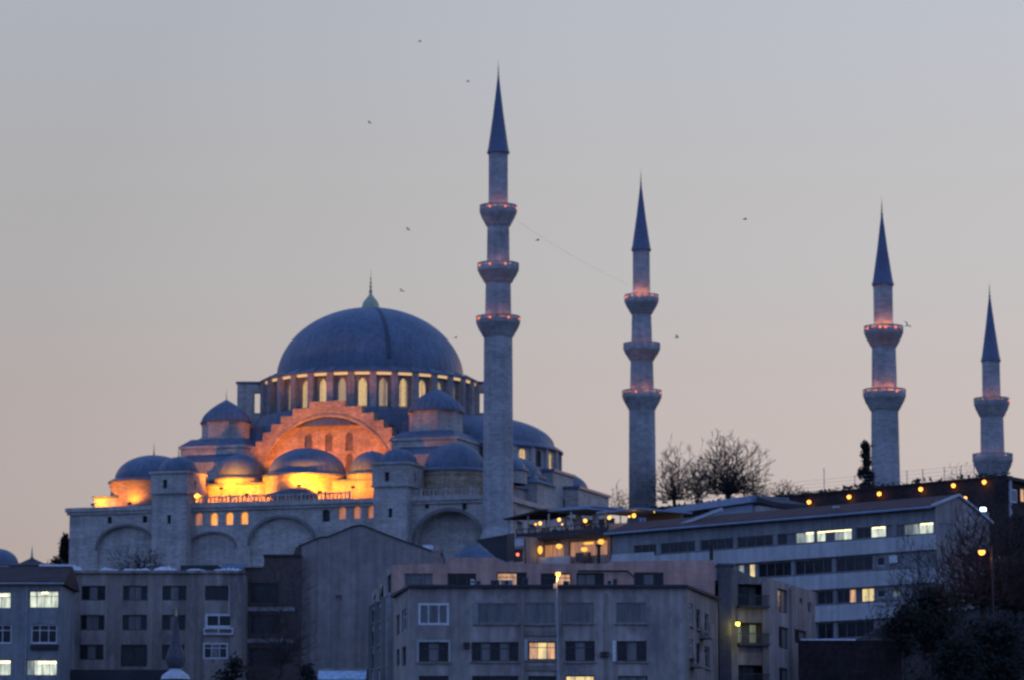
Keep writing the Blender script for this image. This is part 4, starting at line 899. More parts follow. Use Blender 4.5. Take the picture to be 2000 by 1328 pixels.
# --- long modern building with white bands and a tiled roof
def long_building():
    Yb = 345; B = G(1829, 1100, Yb); A = G(1196, 1100, 376); f = Face(A, B); z0 = 18
    o = empty('long_building', f(f.L/2, z0, -5), 'long pale building with white floor bands, ribbon windows and a red tiled roof', 'building')
    T = lambda x: 1037-.0567*(x-1540); Bt = lambda x: 1057-.0426*(x-1540)
    d = f.sz(1540, 1093)[1]-f.sz(1540, 1037)[1]; zt1, zb1 = f.sz(1700, T(1700))[1], f.sz(1700, Bt(1700))[1]
    ze = f.sz(1828, 988)[1]; L_ = lambda x, y=1100: f.sz(x, y)[0]
    rows = [(zt1, zb1)] + [(f.sz(1640, y0)[1], f.sz(1640, y1)[1]) for y0, y1 in ((1088, 1117), (1151, 1178), (1214, 1246))]
    spec = [[(1237, 1282, (GLASS,)*3), (1290, 1358, (GLASS,)*4), (1368, 1432, (GLASS,)*4), (1440, 1510, (GLASS,)*4), (1518, 1590, (GLASS, CURTAIN, LITW2, LITW)), (1594, 1664, (LITW, CURTAIN, LITW2, LITW)), (1672, 1744, (GLASS, GLASS, LITW, LITW, CURTAIN)), (1752, 1824, (CURTAIN, LITG, LITW2, LITW, LITW))],
            [(1400, 1432, (GLASS,)*2), (1440, 1474, (LITW2, CURTAIN, LITY)), (1480, 1545, (GLASS,)*4), (1552, 1625, (GLASS,)*4), (1632, 1704, (GLASS,)*4), (1711, 1727, (GLASS,)), (1741, 1756, (CURTAIN,))],
            [(1480, 1545, (GLASS,)*4), (1552, 1588, (GLASS,)*2), (1594, 1626, (GLASS,)*2), (1633, 1706, (GLASS, GLASS, LITO, CURTAIN, LITY, LITY)), (1711, 1727, (GLASS,)), (1741, 1757, (LITG,))],
            [(1552, 1588, (GLASS,)*2), (1594, 1626, (GLASS,)*2), (1633, 1705, (GLASS,)*4)]]
    rs = []
    for (zt, zb), row in zip(rows, spec):
        for x0, x1, pn in row:
            sm = x1-x0 < 20; a, b = (zt-.25 if sm else zt), (zb+.35 if sm else zb)
            rs.append(((L_(x0, 1100), b, L_(x1, 1100), a), pn, zt is rows[0][0], sm))
    wall(f, o, BLUEWALL, z0, ze, [r[0] for r in rs])
    for r, pn, top_, sm in rs:
        tb = None
        if top_ and LITW in pn:
            k = pn.index(LITW); tb = (k/len(pn)+.03, 1-.02 if pn[-1] is LITW else (k+pn.count(LITW))/len(pn)-.03, .93)
        win(f, r, o, GREYFRAME if not sm else WHITEFRAME, pn, 1, .04, .2, tube=tb)
    for (zt, zb), (zt2, _) in zip(rows, rows[1:]+[(z0, 0)]):
        lo = zt2+.12; slab(f, o, WHITEBAND, 'floor_band', 0.02, f.L-.02, lo, zb-.12, .003, .28)
        slab(f, o, DARKFRAME, 'band_shadow_gap', .03, f.L*.93, zb-.119, zb-.03, .003, .12)
    back(f, z0, ze-.02, o, BLUEWALL, 8.6, .4)
    g = Face(B, (B[0]+8.6*-f.N.x, B[1]+8.6*-f.N.y)); zr = Zat(965, Yb+3.2)-.35; ze2 = ze-1.1
    gr = [g.rect(1834, 1022, 1862, 1046), g.rect(1838, 1088, 1856, 1112)]
    wall(g, o, PLASTER, z0, [(g.L, ze2), (g.L*.42, zr), (0, ze+.5)], gr, 'gable_wall')
    win(g, gr[0], o, GREYFRAME, (LITG, GLASS, GLASS), 1, .06); win(g, gr[1], o, GREYFRAME, (GLASS, GLASS), 1, .06)
    q = MB(); w = g.L
    pts = [(-.7, ze-.12), (w*.42, zr+.1), (w+.4, ze2-.1)]
    for (a0, b0), (a1, b1) in zip(pts, pts[1:]): q.prism([(a0, b0), (a1, b1), (a1, b1+.2), (a0, b0+.2)], lambda a, b: g(a, b, -.05), lambda a, b: g(a, b, -f.L-.6))
    q.build('roof', TILE, o)
    q = MB()
    for (a0, b0), (a1, b1) in zip(pts, pts[1:]): q.prism([(a0, b0+.02), (a1, b1+.02), (a1, b1+.25), (a0, b0+.25)], lambda a, b: g(a, b, -.04), lambda a, b: g(a, b, .22))
    q.build('gable_verge', FASCIA, o)
    q = MB(); q.tube(f(-.5, ze-.12, .75), f(f.L, ze-.12, .75), .12, n=6); q.build('gutter', METALROOF, o)
    # lower roof slab in front of the ridge at the left, skylights
    q = MB(); a0, a1 = L_(1300, 1020), L_(1380, 1010)
    q.box((L_(1262, 1035), ze+.25, -1.1), (L_(1318, 1032), ze+.55, -.8), f); q.add([f(L_(1318), ze+.25, -1.1), f(L_(1385), ze+1.6, -2.2), f(L_(1385), ze+1.95, -2.2), f(L_(1318), ze+.55, -1.1), f(L_(1318), ze+.25, -.8), f(L_(1385), ze+1.6, -1.9), f(L_(1385), ze+1.95, -1.9), f(L_(1318), ze+.55, -.8)], [(4, 5, 6, 7), (3, 2, 1, 0), (7, 6, 2, 3), (0, 1, 5, 4), (4, 7, 3, 0), (1, 2, 6, 5)]); q.build('snow_ridge', FASCIA, o)
    q = MB(); a = L_(1620, 1000); q.box((a, ze+.75, -1.0), (a+.5, ze+.95, -.5), f); q.build('skylight', FASCIA, o)
    s = f.rect(1741, 1084, 1757, 1099); slab(f, o, WHITEFRAME, 'notice_board', s[0], s[2], s[1], s[3], .28, .33)
    return f, ze
LBF, LBZ = long_building()

# --- low metal-roofed hall behind it
def metal_hall():
    f = Face(G(1263, 1010, 412), G(1545, 980, 388)); o = empty('metal_roofed_hall', f(f.L/2, 36, -4), 'low hall with a stepped blue-grey metal roof below the bare trees', 'hall')
    zA = f.sz(1270, 1004)[1]; zB = f.sz(1475, 968)[1]; a = lambda x: f.sz(x, 990)[0]
    wall(f, o, PLASTER, 34, [(f.L, zB-4.5), (a(1530), zB-1.9), (a(1480), zB-1.1), (a(1385), zB-1.1), (a(1330), zA-1.2), (0, zA-1.4)], [])
    back(f, 34, zA-1.5, o, PLASTER, 4.4, a1=a(1478))
    q = MB()
    def roof(pts, th, c0, c1): 
        for (x0, b0), (x1, b1) in zip(pts, pts[1:]): q.prism([(x0, b0-th), (x1, b1-th), (x1, b1), (x0, b0)], lambda u, b: f(u, b, c0), lambda u, b: f(u, b, c1))
    roof([(-.3, zA-.25), (a(1320), zA+.35), (a(1385), zB-.05), (a(1475), zB), (a(1478), zB)], .75, .8, -4.5); q.build('roof', METALROOF, o)
    q = MB(); roof([(a(1482), zB-.1), (a(1500), zB-.6), (a(1528), zB-1.2)], .5, .3, -3.5); q.build('roof', DARKTILE, o)
    slab(f, o, METALROOF, 'roof_box', .05, a(1305), zA-2.4, zA-1.2, .003, .5)
    slab(f, o, DARKFRAME, 'roof_box', a(1306), a(1322), zA-2.3, zA-.6, .003, .4)
    slab(f, o, METALROOF, 'wall_cladding', a(1388), a(1472), zB-2.6, zB-.9, .004, .2)
    q = MB(); random.seed(5)
    for k in range(16): x = a(1300)+k*(a(1475)-a(1300))/16+random.random()*.8; q.ball(f(x, (zA if x < a(1330) else zB)+.02, -.8-random.random()*2.5), .25+.2*random.random(), 6, sz=.5)
    q.build('snow_patch', SNOW, o, 60)
metal_hall()

# --- dark terrace wall with lamps and a thin fence
def terrace_wall():
    f = Face(G(1262, 1001, 441), G(1962, 936, 400)); zt = f.sz(1700, 955)[1]
    o = empty('terrace_wall', f(f.L/2, 34, -1), 'long dark retaining wall with small orange lamps along its top', 'wall')
    slab(f, o, DARKSTONE, 'wall_body', 0, f.L, 30, zt, -1.2, 0); slab(f, o, DARKSTONE, 'coping', -.1, f.L+.1, zt+.003, zt+.22, -1.3, .15)
    c = f(f.L, 0, 0); h = Face((c.x, c.y), (c.x+16, c.y+24)); slab(h, o, DARKSTONE, 'return_wall', .01, h.L, 30, zt-.3, -1.2, 0); slab(h, o, DARKTILE, 'coping', .2, h.L, zt-.299, zt+.1, -1.3, .5)
    r = h.rect(1974, 955, 1986, 980)
    rw = [h.rect(1973, 955, 1984, 981), h.rect(1990, 953, 2006, 982)]
    win(h, rw[0], o, WHITEFRAME, (CURTAIN, CURTAIN), 1, .08, depth=-.08); win(h, rw[1], o, DARKFRAME, (LITO, LITO), 1, .08, depth=-.08)
    q = MB(); x = h.sz(1969, 960)[0]; q.box((x-.15, 33, .1), (x+.15, zt-.3, .4), h); q.build('downpipe', FASCIA, o)
    random.seed(11); q = MB()
    for k in range(150):
        a = random.random()*f.L; s = .12+.28*random.random()**2
        for j in range(5): q.ball(f(a+random.gauss(0, s), zt+.2+random.random()*s*1.6, -.6+random.gauss(0, .2)), s*.45, 5)
    ivy = q.build('climbing_plants', IVY, o, 60); ivy['kind'] = 'stuff'
    # fence
    fe = empty('wire_fence', f(f.L/2, zt+.2, -1), 'thin wire fence on posts along the top of the dark wall', 'fence'); zt += .22
    px = [1600, 1660, 1700, 1733, 1762, 1793, 1835, 1868, 1893, 1925]
    for x in px:
        a = f.sz(x, 945)[0]; q = MB(); h_ = 3.0 if x in (1600, 1893) else 1.75; q.tube(f(a, zt, -.9), f(a, zt+h_, -.9), .045, n=5); q.build('fence_post', METAL, fe)
    q = MB(); a0, a1 = f.sz(1545, 960)[0], f.L-.5
    for k in range(4): z = zt+.35+k*.42; q.tube(f(a0, z, -.9), f(a1, z, -.9), .014, n=4)
    q.build('fence_wire', METAL, fe)
    for px_, py in ((1585, 980), (1663, 970), (1722, 964), (1803, 955), (1867, 948), (1927, 941)):
        a, b = f.sz(px_, py); p = f(a, b, .45)
        n = ['leftmost', 'second from the left', 'third from the left', 'fourth from the left', 'fifth from the left', 'rightmost'][(1585, 1663, 1722, 1803, 1867, 1927).index(px_)]
        e = empty('wall_lamp', p, 'orange lamp on the dark terrace wall, %s in its row' % n, 'lamp', 'lamps along the dark terrace wall')
        q = MB(); q.box((a-.05, b+.12, .003), (a+.05, b+.22, .5), f); q.box((a-.16, b+.14, .3), (a+.16, b+.2, .62), f); q.build('bracket', DARKMETAL, e)
        q = MB(); q.ball(p, .25, 12); q.build('bulb', BULBO, e, 60)
        light('bulb_light', 'POINT', f(a, b-.25, .5), 14, (1, .35, .05), .1, e)
    return f, zt
TWF, TWZ = terrace_wall()
def wall_floods():
    p = P(1885, 972, 352); e = empty('verge_lamp', p, 'small orange lamp just beyond the snowy gable edge of the long building', 'lamp')
    q = MB(); q.tube((p.x, p.y, p.z-14), (p.x, p.y, p.z-.1), .05, n=6); q.lathe([(.2, .14), (.05, .25)], 8, p, capt=True); q.build('post', DARKMETAL, e); q = MB(); q.ball(p, .19, 10); q.build('bulb', BULBO, e, 60)
    p = P(1920, 994, 356); e = empty('white_flood', p, 'square white floodlight beyond the gable of the long building', 'floodlight')
    q = MB(); q.tube((p.x, p.y+.1, p.z-14), (p.x, p.y+.1, p.z-.25), .06, n=6); q.box((p.x-.36, p.y+.02, p.z-.24), (p.x+.36, p.y+.3, p.z+.24)); q.build('housing', DARKMETAL, e)
    q = MB(); q.box((p.x-.32, p.y-.02, p.z-.2), (p.x+.32, p.y+.018, p.z+.2)); q.build('lens', BULBW, e)
    light('flood_light', 'POINT', (p.x-.2, p.y-.6, p.z-.5), 60, (.75, .88, 1), .2, e)
wall_floods()

# --- the big grey block in front
def grey_block():
    Y = 280; f = Face(G(800, 1240, Y), G(1341, 1240, Y)); z0 = 9; zt = Zat(1147, Y)
    o = empty('grey_block', f(f.L/2, z0, -8), 'big grey rendered block in the foreground with white-framed window and dark cornice', 'building')
    A = [((817, 1177, 877, 1220), WHITEFRAME, (CURTAIN,)*3, 1, .09, .06, None), ((926, 1177, 1013, 1217), GREYFRAME, (CURTAIN,)*5, 1, .04, .12, None), ((1027, 1176, 1084, 1218), GREYFRAME, (CURTAIN,)*3, 1, .04, .12, None), ((1103, 1176, 1160, 1216), GREYFRAME, (CURTAIN,)*3, 1, .04, .12, None), ((1203, 1176, 1262, 1216), GREYFRAME, (CURTAIN,)*3, 1, .04, .12, None),
         ((818, 1253, 876, 1292), DARKFRAME, (GLASS, CURTAIN, GLASS), 2, .05, .2, WHITEBAND), ((921, 1253, 1013, 1291), DARKFRAME, (GLASS, CURTAIN, GLASS, CURTAIN, GLASS), 2, .05, .2, None), ((1032, 1252, 1086, 1288), DARKFRAME, (LITO, LITY, LITO), 2, .05, .2, None), ((1104, 1251, 1162, 1291), DARKFRAME, (GLASS, CURTAIN, GLASS), 2, .05, .2, None), ((1205, 1251, 1263, 1291), DARKFRAME, (GLASS, CURTAIN, GLASS), 1, .05, .2, None),
         ((818, 1319, 876, 1356), DARKFRAME, (GLASS,)*3, 2, .05, .2, None), ((922, 1319, 1013, 1356), DARKFRAME, (GLASS,)*5, 2, .05, .2, None), ((1031, 1319, 1087, 1356), DARKFRAME, (GLASS,)*3, 2, .05, .2, None), ((1104, 1318, 1162, 1356), DARKFRAME, (LITY,)*3, 1, .05, .2, None), ((1207, 1319, 1265, 1356), DARKFRAME, (CURTAIN,)*3, 2, .05, .2, None)]
    rs = [f.rect(*a[0]) for a in A]
    q = MB(); q.panel(f, [(0, z0), (f.L, z0), (f.L, zt), (0, zt)], [R4(r) for r in rs], [a[5] for a in A]); q.build('wall', PLASTER, o)
    for a, r in zip(A, rs): win(f, r, o, a[1], a[2], a[3], a[4], a[5], surround=a[6], sill=PLASTER2 if a[5] > .1 else None)
    back(f, z0, zt-.3, o, PLASTER, 13)
    L_ = Face(G(770, 1240, 292), (f.A.x, f.A.y)); Rf = Face((f(f.L, 0).x, f(f.L, 0).y), G(1402, 1240, 295))
    ls = [L_.rect(774, 1200, 780, 1240), L_.rect(785, 1190, 793, 1232), L_.rect(774, 1268, 780, 1300), L_.rect(785, 1262, 793, 1300)]
    wall(L_, o, PLASTER, z0, zt-.01, ls, 'chamfer_wall')
    for k, r in enumerate(ls): win(L_, r, o, WHITEFRAME if k == 1 else DARKFRAME, (GLASS,), 2, .07)
    rr = [Rf.rect(1347, 1178, 1354, 1222), Rf.rect(1360, 1190, 1368, 1228), Rf.rect(1376, 1198, 1384, 1234), Rf.rect(1347, 1248, 1354, 1284), Rf.rect(1360, 1256, 1369, 1296), Rf.rect(1376, 1262, 1386, 1304)]
    wall(Rf, o, PLASTER2, z0, zt-.01, rr, 'side_wall')
    for k, r in enumerate(rr): win(Rf, r, o, (WHITEFRAME, DARKFRAME, GREYFRAME)[k % 3], (GLASS,), 2, .08, sill=BLUEWALL)
    for x, y in ((1370, 1240), (1352, 1296)):
        q = MB(); a, b = Rf.sz(x, y); q.box((a-1.2, b-.3, .003), (a+1.0, b-.05, .9), Rf); q.box((a-1.2, b-.05, .8), (a+1.0, b+.9, .88), Rf)
        q.build('side_balcony', PLASTER2, o)
    pts = [L_(-.2, 0, .35), f(-.1, 0, .4), f(f.L+.1, 0, .4), Rf(Rf.L+.2, 0, .35), Rf(Rf.L, 0, -2), L_(0, 0, -2)]
    q = MB(); q.prism([(p.x, p.y) for p in pts], lambda a, b: (a, b, zt), lambda a, b: (a, b, zt+.22)); q.build('cornice', DARKTILE, o)
    for x in (1021, 1095, 1184): a = f.sz(x, 1240)[0]; slab(f, o, PLASTER2, 'pilaster', a-.14, a+.14, z0, zt-.5, .003, .1)
    for y in (1236, 1304): slab(f, o, PLASTER2, 'floor_band', f.sz(1025, y)[0]+.1, f.sz(1092, y)[0]-.1, Zat(y+5, Y), Zat(y-5, Y), .004, .12)
    a = f.rect(1196, 1250, 1203, 1291); slab(f, o, WHITEFRAME, 'shutter', a[0], a[2], a[1], a[3], .003, .08)
    a = f.rect(924, 1178, 934, 1217); slab(f, o, BLUEWALL, 'shutter', a[0], a[2], a[1], a[3], .003, .06)
    a = f.rect(1024, 1247, 1030, 1288); slab(f, o, WHITEBAND, 'shutter', a[0], a[2], a[1], a[3], .003, .06)
    # things on the block: air conditioners on the wall and the roof edge
    def ac(face, r, c0, c1, label, m=METAL):
        q = MB(); p0 = face((r[0]+r[2])/2, r[1], (c0+c1)/2); e = empty('air_conditioner', p0, label, 'air conditioner', 'air conditioners on the grey block')
        q.box((r[0], r[1]+.06, c0), (r[2], r[3], c1), face); q.box((r[0]+.06, r[1], c0+.02), (r[0]+.16, r[1]+.06, c1-.02), face); q.box((r[2]-.16, r[1], c0+.02), (r[2]-.06, r[1]+.06, c1-.02), face); q.build('casing', m, e)
        c = face((r[0]+r[2])/2, (r[1]+r[3])/2+.03, c1); s = min(r[2]-r[0], r[3]-r[1])*.36
        q = MB(); q.prism(disc(14, s), lambda a, b: face((r[0]+r[2])/2+a, (r[1]+r[3])/2+.03+b, c1+.003), lambda a, b: face((r[0]+r[2])/2+a*.9, (r[1]+r[3])/2+.03+b*.9, c1+.03)); q.build('fan_grille', DARKMETAL, e)
    ac(f, f.rect(905, 1254, 918, 1266), .003, .35, 'dark brown air conditioner on the grey wall left of the long curtained window', DARKBRICK)
    ac(f, f.rect(1172, 1272, 1190, 1283), .003, .35, 'dark air conditioner on the grey wall between two dark windows', DARKBRICK)
    for x0, x1, h, lb, m in ((919, 926, 14, 'slim white air conditioner upright on the roof edge, leftmost of the roof row', WHITEFRAME), (929, 940, 11, 'grey air conditioner on the roof edge next to the slim white one', GREYFRAME), (958, 976, 12, 'dark wide air conditioner on the roof edge left of the orange window', DARKFRAME), (978, 1001, 12, 'widest dark air conditioner on the roof edge in front of the orange window', GREYFRAME), (1020, 1032, 16, 'tall dark air conditioner on the roof edge right of the orange window', DARKFRAME), (1100, 1112, 10, 'dark air conditioner on the roof edge right of the street lamp', DARKFRAME), (1185, 1196, 12, 'grey air conditioner on the roof edge by the plain salmon wall', METAL), (1198, 1206, 15, 'small dark air conditioner beside the one by the plain salmon wall', DARKFRAME)):
        r = f.rect(x0, 1146-h, x1, 1146); ac(f, (r[0], zt+.22, r[2], r[3]+.12), -1.2, -.6, lb, m)
grey_block()

# --- apartments with balconies at the right, dark shaft
def balcony_flats():
    C = G(1500, 1200, 300); f = Face(G(1402, 1200, 299), C); g = Face(C, G(1592, 1200, 317)); z0 = 10; zt = Zat(1128, 300)
    o = empty('balcony_flats', f(f.L/2, z0, -6), 'grey flats with deep dark balconies and a tall dark shaft at the left corner', 'building')
    A = [(1441, 1140, 1498, 1182), (1442, 1215, 1499, 1256), (1442, 1298, 1499, 1335)]
    rs = [f.rect(*a) for a in A]; wall(f, o, PLASTER2, z0, [(f.L, zt), (f.sz(1470, 1110)[0], zt+.1), (f.sz(1428, 1110)[0], Zat(1106, 299)), (0, Zat(1106, 299))], rs, depth=1.2)
    win(f, rs[0], o, DARKFRAME, (GLASS, GLASS, CURTAIN, GLASS), 1, .07, 1.2); win(f, rs[1], o, DARKFRAME, (LITG, CURTAIN, LITG, CURTAIN), 1, .07, 1.2); win(f, rs[2], o, DARKFRAME, (GLASS,)*4, 1, .07, 1.2)
    for r in rs:
        q = MB(); q.box((r[0]-.1, r[1]-.18, -1.1), (r[2]+.1, r[1]-.003, .55), f)
        n = 16
        for k in range(n+1): x = r[0]+(r[2]-r[0])*k/n; q.box((x-.02, r[1], .45), (x+.02, r[1]+.8, .49), f)
        q.box((r[0]-.1, r[1]+.8, .43), (r[2]+.1, r[1]+.87, .51), f); q.build('balcony', DARKFRAME, o)
    B_ = [(1519, 1150, 1538, 1196), (1521, 1224, 1540, 1266), (1562, 1168, 1567, 1178), (1578, 1176, 1585, 1196), (1552, 1230, 1576, 1257), (1522, 1304, 1540, 1340)]
    gs = [g.rect(*b) for b in B_]; wall(g, o, PLASTER, z0, zt-.01, gs, 'side_wall')
    for k, r in enumerate(gs): win(g, r, o, DARKFRAME if k != 3 else GREYFRAME, (GLASS,) if k in (2, 3) else (GLASS, CURTAIN), 1, .07)
    x = g.sz(1545, 1200)[0]; slab(g, o, PLASTER2, 'pilaster', x-.6, x, z0, zt-.3, .003, .2); slab(f, o, PLASTER2, 'pilaster', f.L-.55, f.L-.003, z0, zt-.3, .003, .25)
    m_ = f(f.L/2, 0, -6); pts = [f(0, 0, -.9), f(f.L-.05, 0, -1.5), g(g.L-.2, 0, -.4), g(g.L-.2, 0, -9), f(0, 0, -11)]
    q = MB(); q.prism([(p.x, p.y) for p in pts], lambda a, b: (a, b, zt-.6), lambda a, b: (a, b, zt-.2)); q.build('roof', DARKTILE, o)
    pts = [f(0, 0, -11), g(g.L-.1, 0, -9), g(g.L-.05, 0, -9.3), f(0, 0, -11.3)]
    q = MB(); q.prism([(p.x, p.y) for p in pts], lambda a, b: (a, b, z0), lambda a, b: (a, b, zt-.61)); q.build('rear_wall', PLASTER2, o)
    c = f(f.sz(1412, 1200)[0], 0, .5); q = MB(); w = 12/F*299
    q.box((c.x-w, c.y-.6, z0), (c.x+w, c.y+.45, Zat(1104, 298))); q.box((c.x-w-.1, c.y-.7, Zat(1104, 298)), (c.x+w+.1, c.y+.5, Zat(1104, 298)+.2)); q.build('shaft', surf('shaft_render', (.10, .095, .095), .9, .2, .5, streak=.2), o)
    q = MB(); c2 = f(f.sz(1396, 1100)[0], 0, -1); q.tube((c2.x, c2.y, z0+10), (c2.x, c2.y, Zat(1068, 300)), .17, n=8); q.tube((c2.x, c2.y, Zat(1068, 300)), (c2.x, c2.y, Zat(1063, 300)), .26, n=8); q.build('flue_pipe', DARKMETAL, o, 40)
    p = P(1441, 1217, 297.6); e = empty('wall_lamp', p, 'bright yellow-green lamp on the balcony flats beside the dark shaft', 'lamp')
    q = MB(); q.tube((p.x, p.y+1.2, p.z+.1), (p.x, p.y+.1, p.z+.22), .05); q.lathe([(.24, .12), (.1, .26)], 10, p, capt=True); q.build('bracket', DARKMETAL, e); q = MB(); q.ball(p, .2, 10); q.build('bulb', BULBG, e, 60)
    light('bulb_light', 'POINT', (p.x, p.y-.1, p.z-.4), 50, (.9, .8, .2), .1, e)
balcony_flats()

# --- lower left: little pointed turret with onion base; awning
def turret():
    Y = 250; c = P(343, 1300, Y); z = lambda y: Zat(y, Y); k = lambda w: w/F*Y/2
    o = empty('stone_turret', (c.x, c.y, z(1400)), 'small pointed turret with a tiny finial before the four-window grey block', 'turret')
    q = MB(); q.lathe([(k(44), z(1400)), (k(44), z(1320))], 12, (c.x, c.y, 0)); q.build('shaft', PLASTER2, o, 40)
    q = MB(); q.lathe([(k(58), z(1326)), (k(52), z(1318)), (k(20), z(1306)), (k(12), z(1303))], 24, (c.x, c.y, 0)); q.build('skirt_roof', FASCIA, o, 40)
    q = MB(); q.lathe([(k(18), z(1304)), (k(32), z(1300)), (k(38), z(1290)), (k(38), z(1283)), (k(32), z(1274)), (k(22), z(1260)), (k(14), z(1240)), (k(8), z(1218)), (k(4), z(1202))], 24, (c.x, c.y, 0), mod=lambda a, j: 1+.03*math.cos(8*a)); cr = q.build('cone_roof', TURRETLEAD, o, 40)
    q = MB(); finial(q, (c.x, c.y, z(1204)), z(1183)-z(1204), .16); q.build('finial', BRONZE, cr, 50)
    f = Face(G(622, 1316, 300), G(716, 1316, 300)); o = empty('awning_shop', f(f.L/2, 16, -2), 'low shop under a pale blue striped awning at the bottom edge', 'shop')
    q = MB(); za, zb = Zat(1309, 300), Zat(1325, 299)
    for k_ in range(9):
        a0, a1 = f.L*k_/9, f.L*(k_+1)/9; q.add([f(a0, za, -.1), f(a1, za, -.1), f(a1, zb, 1.3), f(a0, zb, 1.3), f(a0, za-.05, -.1), f(a1, za-.05, -.1), f(a1, zb-.05, 1.3), f(a0, zb-.05, 1.3), f(a0, zb-.28, 1.3), f(a1, zb-.28, 1.3)], [(3, 2, 1, 0), (4, 5, 6, 7), (8, 9, 2, 3)])
    q.build('awning', surf('awning_cloth', (.42, .55, .62), .8, .35, .9, (3, 3, .2)), o); slab(f, o, PLASTER, 'wall', 0, f.L, 13, za+.2, -4, -.11)
turret()

# ---------------------------------------------------------------- street lamps
def street_lamps():
    Y = 262; p = P(1090, 1120, Y); b = P(1094, 1328, Y); z0 = ground_z(b.x, Y)
    o = empty('street_lamp', (b.x, Y, z0), 'tall slim grey street lamp in front of the big grey block, lit at its top', 'street lamp')
    q = MB(); q.tube((b.x, Y, z0), (b.x, Y, z0+1.5), .11, .11, 8); q.tube((b.x, Y, z0+1.5), (p.x-.12, Y, p.z-.7), .095, .065, 8); q.build('pole', METAL, o, 40)
    q = MB(); q.tube((p.x-.12, Y, p.z-.7), (p.x, Y-.15, p.z+.22), .06, .06, 6); q.lathe([(.26, .1), (.2, .22), (.06, .32)], 10, (p.x, Y-.15, p.z), capt=True); q.box((p.x-.35, Y-.1, p.z-1.1), (p.x-.12, Y+.1, p.z-.75)); q.build('lamp_head', METAL, o)
    q = MB(); q.ball((p.x, Y-.15, p.z), .2, 10); q.build('bulb', BULBO, o, 60)
    light('bulb_light', 'POINT', (p.x, Y-.2, p.z-.4), 60, (1, .45, .12), .1, o)
    p = P(1917, 1077, 304); z0 = ground_z(p.x+.8, 304)
    o = empty('street_lamp', (p.x+.9, 304, z0), 'orange street lamp glowing among the branches of the bare tree at right', 'street lamp')
    q = MB(); q.tube((p.x+.9, 304, z0), (p.x+.9, 304, p.z+.5), .11, .08, 8); q.build('pole', DARKMETAL, o, 40)
    q = MB(); q.tube((p.x+.9, 304, p.z+.45), (p.x, 303.8, p.z+.3), .05); q.lathe([(.3, .1), (.22, .26), (.06, .34)], 10, (p.x, 303.8, p.z), capt=True); q.build('lamp_head', DARKMETAL, o)
    q = MB(); q.ball((p.x, 303.8, p.z), .30, 10); q.build('bulb', BULBO, o, 60)
    light('bulb_light', 'POINT', (p.x-.2, 304.6, p.z-.4), 150, (1, .26, .04), .2, o)
    # small kiosk wall lit by that lamp
    f = Face(G(1874, 1140, 331), G(1948, 1140, 329)); o = empty('garden_house', f(f.L/2, ground_z(45, 330), -2), 'small rendered garden house behind the bare tree, reddened by the street lamp', 'house')
    r = [f.rect(1882, 1108, 1894, 1132), f.rect(1926, 1110, 1937, 1134)]
    wall(f, o, PLASTER, 20, Zat(1084, 330), r)
    for k in r: win(f, k, o, DARKFRAME, (GLASS, GLASS), 1, .06)
    back(f, 20, Zat(1084, 330)-.02, o, PLASTER, 3); slab(f, o, DARKTILE, 'roof', -.3, f.L+.3, Zat(1084, 330), Zat(1081, 330), -3.4, .4)
street_lamps()

